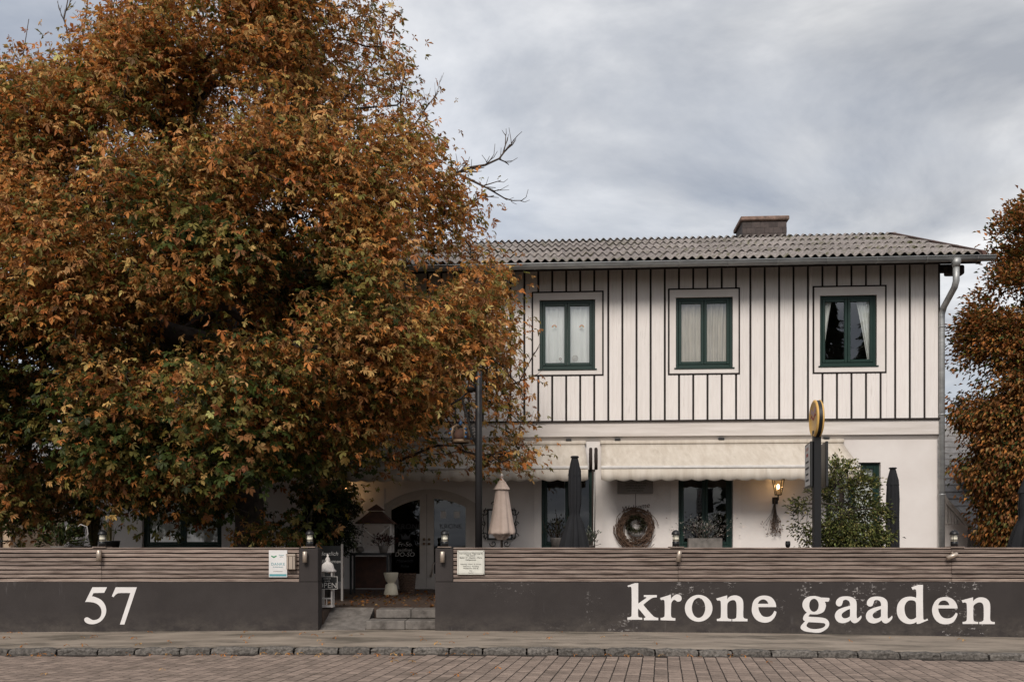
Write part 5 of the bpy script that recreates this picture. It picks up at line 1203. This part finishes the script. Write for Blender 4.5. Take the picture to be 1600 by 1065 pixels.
# ============================================================ PLANTS AND POTS
def potted(name, label, p, pot, leaves, group=None, cat='plant', pm='terracotta'):
    root = empty(name, p, 0, label, cat, group)
    (w_, d_, h_) = pot
    if d_: bevel(MB().box(-w_/2, -d_/2, 0, w_/2, d_/2, h_).build('pot', M[pm], root), .008)
    else: MB().lathe([(0, w_*.36), (h_*.9, w_*.5), (h_, w_*.52), (h_, w_*.45), (h_*.9, w_*.44)], 18).build('pot', M[pm], root, True)
    n, sx_, hh, lsz, pal, dn, seed = leaves; rs_ = np.random.default_rng(seed)
    q = np.stack([rs_.normal(0, sx_, n), rs_.normal(0, max(d_, w_*.5)*.4, n), h_+np.abs(rs_.normal(hh*.5, hh*.28, n))], axis=1)
    o_ = q-np.array([0, 0, h_-.1]); o_ /= np.linalg.norm(o_, axis=1)[:, None]; tv, tf = simple_leaf(lsz, lsz*.4, .3)
    tag(link('foliage', cloud_mesh('foliage', [(tv, tf, q, frames(o_, dn, rs_, .4), rs_.uniform(.7, 1.2, n), pick([np.array(c) for c in pal], [1]*len(pal), n, rs_))], M['leaf_small']), root), kind='stuff')
    sm_ = MB()
    for k in range(0, n, max(1, n//16)): sm_.tube([(q[k][0]*.3, q[k][1]*.3, h_*.8), (q[k][0]*.8, q[k][1]*.8, (h_+q[k][2])/2), tuple(q[k])], .004, 4)
    sm_.build('stems', M['twig'], root); return root
u_ = ua(1101, -.15); fb = potted('window_planter', 'long grey planter with silvery plants at the right dark window', HP(u_, -.16, hz(857, u_)-.02), (.72, .2, .25), (520, .27, .42, .055, [(.20, .20, .18), (.13, .14, .12), (.27, .24, .22)], -.3, 5)); fb.rotation_euler = (0, 0, -TH)
u_ = ua(870, -.15); potted('potted_shrub', 'small potted plant at the left side of the left dark window', HP(u_, -.18, hz(857, u_)-.02), (.28, 0, .26), (150, .12, .42, .07, [(.03, .034, .02), (.06, .05, .03)], -.2, 6))
u_ = ua(921, -.15); potted('potted_herb', 'small potted herb right of the charcoal parasol at the window', P(921, 857, 15.9), (.18, 0, .06), (160, .07, .26, .06, [(.10, .12, .09), (.16, .16, .13)], -.5, 8))
def grass(name, label, p, n, h, spread, seed):
    root = empty(name, p, 0, label, 'grass'); rs_ = random.Random(seed); mb = MB()
    MB().lathe([(0, .12), (.22, .16), (.24, .17), (.24, .14)], 16).build('pot', M['black'], root, True)
    for k in range(n):
        a_ = rs_.uniform(0, 6.28); s = rs_.uniform(.1, 1)*spread; hh = h*rs_.uniform(.6, 1); p0 = Vector((.05*math.cos(a_), .05*math.sin(a_), .2)); p2 = Vector((s*math.cos(a_), s*math.sin(a_), .2+hh)); p1 = (p0+p2)/2+Vector((0, 0, hh*.25)); w_ = Vector((-math.sin(a_), math.cos(a_), 0))*.006
        i = len(mb.v); mb.v += [tuple(p0-w_), tuple(p0+w_), tuple(p1-w_), tuple(p1+w_), tuple(p2)]; mb.f += [(i, i+1, i+3, i+2), (i+2, i+3, i+4)]
    mb.build('blades', M['straw'], root); return root
M['straw'] = mat('straw_grass', (.26, .20, .10), (.12, .11, .045), .8, 20)
grass('ornamental_grass', 'tall straw coloured ornamental grass before the white wall at left', P(147, 872, 17.5), 130, 1.05, .36, 3)
grass('wispy_grass', 'wispy dry grass in a pot left of the tall ornamental grass', P(122, 872, 17.2), 90, .8, .34, 4)
grass('pot_grass', 'tuft of grass in a black pot near the number 57 light', P(172, 866, 15.5), 40, .4, .18, 6)
bk = empty('zinc_tub', P(120, 856, 15.0)-Vector((0, 0, .0)), 0, 'pale zinc tub with two curved handles above the left fence', 'tub')
MB().lathe([(0, .10), (.17, .13), (.18, .135), (.18, .12), (.02, .09)], 20).build('tub', M['white_metal'], bk, True)
for s in (-1, 1): MB().tube([(s*.12, 0, .12), (s*.19, 0, .24), (s*.17, 0, .36), (s*.06, 0, .40), (s*.02, 0, .36)], .009, 8).build('handle', M['white_metal'], bk, True)
tb_ = empty('terrace_table', (X(75, 15.1), 15.1, TZ), 0, 'dark slatted terrace table behind the left fence', 'table')
tzz = Z(856, 15.1)-TZ
for k in range(6): MB().box(-.9, -.35+.12*k, tzz-.03, .75, -.35+.12*k+.105, tzz).build('board', M['timber'], tb_)
for a_ in (-.8, .65):
    for b_ in (-.28, .28): MB().box(a_, b_-.03, 0, a_+.06, b_+.03, tzz-.031).build('leg', M['timber'], tb_)
cr2 = empty('metal_chair', (X(6, 15.6), 15.6, TZ), .4, 'grey metal garden chair at the left edge behind the fence', 'chair')
for a_ in (-.22, .22):
    for b_ in (-.2, .2): MB().tube([(a_, b_, 0), (a_*.9, b_*.9, .62)], .012, 6).build('leg', M['zinc'], cr2)
MB().lathe([(.62, .24), (.65, .25), (.66, .2)], 20).build('seat', M['zinc'], cr2, True)
MB().tube([(-.21, .2, .64), (-.22, .24, .9), (-.12, .26, 1.05), (.12, .26, 1.05), (.22, .24, .9), (.21, .2, .64)], .013, 8).build('backrest', M['zinc'], cr2, True)
potted('leafy_pot_plant', 'low leafy green plant in a pot at the left fence', P(95, 870, 14.6), (.3, 0, .18), (260, .18, .30, .10, [(.05, .07, .02), (.09, .09, .03), (.03, .04, .014)], .2, 12))
# stake light behind the fence
sg = empty('garden_stake', P(1231, 870, 14.5), 0, 'thin garden stake with a small glass globe above the fence', 'garden light'); MB().tube([(0, 0, -.6), (0, 0, .16)], .006, 6).build('stake', M['zinc'], sg); MB().lathe([(.15, .012), (.17, .035), (.21, .042), (.25, .036), (.26, .036), (.262, .01)], 14).build('globe', M['black'], sg, True)

# ============================================================ ENTRANCE THINGS
FY = 19.2
def E(px, py, Y): return P(px, py, Y)
hp = empty('hourglass_stool', (X(611, 17.6), 17.6, TZ), 0, 'cream hourglass shaped stool standing before the entrance', 'stool'); k_s = 17.6/FPX
MB().lathe([(0, 11*k_s), (.01, 11.5*k_s), (.2, 8.5*k_s), (.225, 5*k_s), (.235, 4.8*k_s), (.27, 8*k_s), (.36, 10.5*k_s), (.43, 11.5*k_s), (.44, 11.3*k_s), (.435, 10*k_s), (.40, 4*k_s)], 28).build('body', M['ceramic'], hp, True)
bs = empty('wicker_basket', (X(636, 18.4), 18.4, TZ), 0, 'tapered brown wicker basket right of the cream stool', 'basket'); mb = MB()
for k in range(12):
    z_ = k*.033; r_c = .14+.04*k/12; mb.tube([(r_c*math.cos(q), r_c*math.sin(q), z_+.015+.008*math.cos(12*q+math.pi*k)) for q in np.linspace(0, 6.283, 37)], .016, 6)
mb.build('weave', M['wicker'], bs, True)
tbl = empty('console_table', (X(570, 18.0), 18.0, TZ), 0, 'black metal console table with glass front left of the doors', 'table'); th_ = Z(863, 18.0)-TZ; tw0, tw1 = X(549, 18)-tbl.location.x, X(609, 18)-tbl.location.x
bevel(MB().box(tw0, -.2, th_-.05, tw1, .25, th_).build('top', M['black'], tbl), .004)
for a_ in (tw0, tw1-.04):
    for b_ in (-.2, .21): MB().box(a_, b_, 0, a_+.04, b_+.04, th_-.051).build('leg', M['black'], tbl)
MB().box(tw0+.05, .18, .1, tw1-.05, .2, th_-.08).build('back_panel', M['rust'], tbl)
hl = empty('house_lantern', (X(588, 18.05), 18.05, TZ+th_), 0, 'large house shaped lantern with rusty roof on the console table', 'lantern'); s_ = 18.05/FPX
hw, hh_ = 26*s_, (863-818)*s_
for a_ in (-hw, hw-.04):
    for b_ in (-.2, .16): MB().box(a_, b_, 0, a_+.04, b_+.04, hh_).build('corner_post', M['white_wood'], hl)
mb = MB()
for (a_, b_) in ((0, 0), (0, hh_-.04)): mb.box(-hw+.041, -.195, b_, hw-.041, -.165, b_+.04)
mb.build('rail', M['white_wood'], hl); mb = MB(); mb.tube([(-hw+.05, -.19, .05), (hw-.05, -.19, hh_-.05)], .014, 5); mb.tube([(-hw+.05, -.185, hh_-.05), (hw-.05, -.185, .05)], .014, 5); mb.build('cross_brace', M['white_wood'], hl)
mb = MB(); R0 = 30*s_; mb.v = [(-R0, -.3, hh_), (R0, -.3, hh_), (R0, .3, hh_), (-R0, .3, hh_), (-R0*.3, -.09, hh_+.25), (R0*.3, -.09, hh_+.25), (R0*.3, .09, hh_+.25), (-R0*.3, .09, hh_+.25)]; mb.f = [(0, 1, 5, 4), (1, 2, 6, 5), (2, 3, 7, 6), (3, 0, 4, 7), (4, 5, 6, 7), (3, 2, 1, 0)]; mb.build('roof', M['rust'], hl)
mb = MB(); mb.v = [(-.17, -.14, hh_+.27), (.17, -.14, hh_+.27), (.17, .14, hh_+.27), (-.17, .14, hh_+.27), (0, 0, hh_+.40)]; mb.f = [(0, 1, 4), (1, 2, 4), (2, 3, 4), (3, 0, 4), (3, 2, 1, 0)]; mb.build('roof_vent', M['rust'], hl)
potted('red_leaved_plant', 'dark red leaved pot plant at the foot of the house lantern', (X(600, 17.9), 17.82, TZ+th_+.002), (.2, 0, .14), (160, .12, .2, .07, [(.06, .02, .02), (.10, .035, .03), (.03, .02, .015)], .1, 15))
pk = tag(MB().lathe([(0, .03), (.03, .075), (.07, .085), (.11, .06), (.125, .01)], 20, mod=lambda q, t: 1+.07*math.cos(9*q)).build('pumpkin', M['terracotta'], None, True, (X(563, 17.9), 17.85, TZ+th_+.002)), 'small pale pumpkin at the left end of the console table', 'pumpkin')
# topiary and chalk board
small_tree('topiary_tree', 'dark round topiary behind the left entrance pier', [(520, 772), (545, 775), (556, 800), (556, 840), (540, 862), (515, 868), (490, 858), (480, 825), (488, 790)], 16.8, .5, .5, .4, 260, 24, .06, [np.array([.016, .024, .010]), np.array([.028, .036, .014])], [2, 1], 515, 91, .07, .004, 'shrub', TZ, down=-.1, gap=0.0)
cb = empty('welcome_chalkboard', (X(516, 15.6), 15.6, TZ), 0, 'chalk A board reading herzlich willkommen by the left pier', 'chalkboard'); s_ = 15.6/FPX
mb = MB(); bh = Z(852, 15.6)-TZ; zb_ = Z(908, 15.6)-TZ
o = MB().box(-.22, -.015, zb_, .18, .015, bh).build('board', M['board'], cb)
for a_ in (-.25, .19): MB().box(a_, -.025, 0.0, a_+.035, .025, bh+.03).build('leg', M['plaque'], cb)
text('Herzlich', .10, M['chalk'], cb, (-.03, -.018, bh-.17), shear=.25); text('willkommen', .085, M['chalk'], cb, (-.02, -.018, bh-.30), shear=.25)
# white candle lantern with the OPEN board leaning on it
OY = 13.85; s_ = OY/FPX; wl_ = empty('white_lantern', (X(512, OY), OY, Z(948, OY)), 0, 'white wooden lantern with domed top at the left pier', 'lantern'); w_ = 9*s_; hb = (948-893)*s_
for a_ in (-w_, w_-.022):
    for b_ in (-w_, w_-.022): MB().box(a_, b_, 0, a_+.022, b_+.022, hb).build('corner_post', M['white_wood'], wl_)
bevel(MB().box(-w_-.005, -w_-.005, 0.0, w_+.005, w_+.005, .03).build('bottom', M['white_wood'], wl_), .004); mb = MB(); mb.box(-w_+.0225, -w_+.002, .13, w_-.0225, -w_+.018, .15); mb.box(-.008, -w_+.003, .031, .008, -w_+.017, .129); mb.build('rail', M['white_wood'], wl_)
MB().lathe([(hb, w_*1.5), (hb+.02, w_*1.5), (hb+.05, w_*1.15), (hb+.12, w_*.95), (hb+.15, w_*.55), (hb+.16, w_*.3), (hb+.19, w_*.45), (hb+.22, w_*.3), (hb+.235, w_*.12), (hb+.26, w_*.2), (hb+.28, .002)], 8).build('dome', M['white_wood'], wl_, True)
op = empty('open_sign', (X(511.5, OY-.12), OY-.12, Z(920, OY-.12)), 0, 'small chalkboard sign reading OPEN hung on the white lantern', 'sign'); sw = 16*s_; sh = 20*s_
MB().box(-sw, -.012, 0, sw, .012, sh).build('board', M['board'], op); mb = MB()
for a_, b_, c_, d_ in ((-sw, sw, 0, .008), (-sw, sw, sh-.008, sh), (-sw, -sw+.008, .0085, sh-.0085), (sw-.008, sw, .0085, sh-.0085)): mb.box(a_, -.016, c_, b_, -.0125, d_)
mb.build('frame', M['chalk'], op); text('OPEN', .115, M['chalk'], op, (0, -.015, .022)); text('come in', .035, M['chalk'], op, (0, -.015, .155)); text('we are', .03, M['chalk'], op, (0, -.015, .12))

# ============================================================ FALLEN LEAVES
rs = random.Random(77); flm = []
for i in range(4):
    tv, tf = leaf_template(3, .055, .42, .5, .6, random.Random(i+90)); c_ = [C_OR*1.1, C_BR, C_OC*.9, C_OR*.8][i]
    flm.append(cloud_mesh('fallen_leaf', [(tv, tf, np.zeros((1, 3)), np.eye(3)[None], np.ones(1), np.array([c_]))], M['leaf']))
def fallen(x, y, z, lab, grp, s=1.0):
    o = link('fallen_leaf', flm[rs.randrange(4)], None, (x, y, z+.022*s), 0); o.rotation_euler = (rs.uniform(-.4, .4), rs.uniform(-.4, .4), rs.uniform(0, 6.28)); o.scale = (s, s, s)
    tag(o, lab, 'leaf', grp)
for k in range(46):
    x = rs.uniform(-7.5, 2.0) if rs.random() < .85 else rs.uniform(2, 7); y = rs.uniform(11.05, 13.0); fallen(x, y, gz(x), 'small dry brown leaf lying on the grey sidewalk', 'fallen leaves on the sidewalk', rs.uniform(.8, 1.6))
for k in range(64):
    x = rs.uniform(-6.8, 3.0); y = KY-.03-abs(rs.gauss(0, .07)) if rs.random() < .75 else rs.uniform(9, 10.7); fallen(x, y, gz(x)-.070, 'small dry brown leaf lying on the paved road', 'fallen leaves on the road', rs.uniform(.7, 1.4))
rs_ = np.random.default_rng(8); n = 260; p_ = np.stack([rs_.uniform(XL-.2, XR+.3, n), 14.05+rs_.random(n)*4.9, np.full(n, TZ+.008)+rs_.random(n)*.015], axis=1); a_ = rs_.uniform(0, 6.28, n); o_ = np.stack([np.cos(a_), np.sin(a_), 0*a_], axis=1)
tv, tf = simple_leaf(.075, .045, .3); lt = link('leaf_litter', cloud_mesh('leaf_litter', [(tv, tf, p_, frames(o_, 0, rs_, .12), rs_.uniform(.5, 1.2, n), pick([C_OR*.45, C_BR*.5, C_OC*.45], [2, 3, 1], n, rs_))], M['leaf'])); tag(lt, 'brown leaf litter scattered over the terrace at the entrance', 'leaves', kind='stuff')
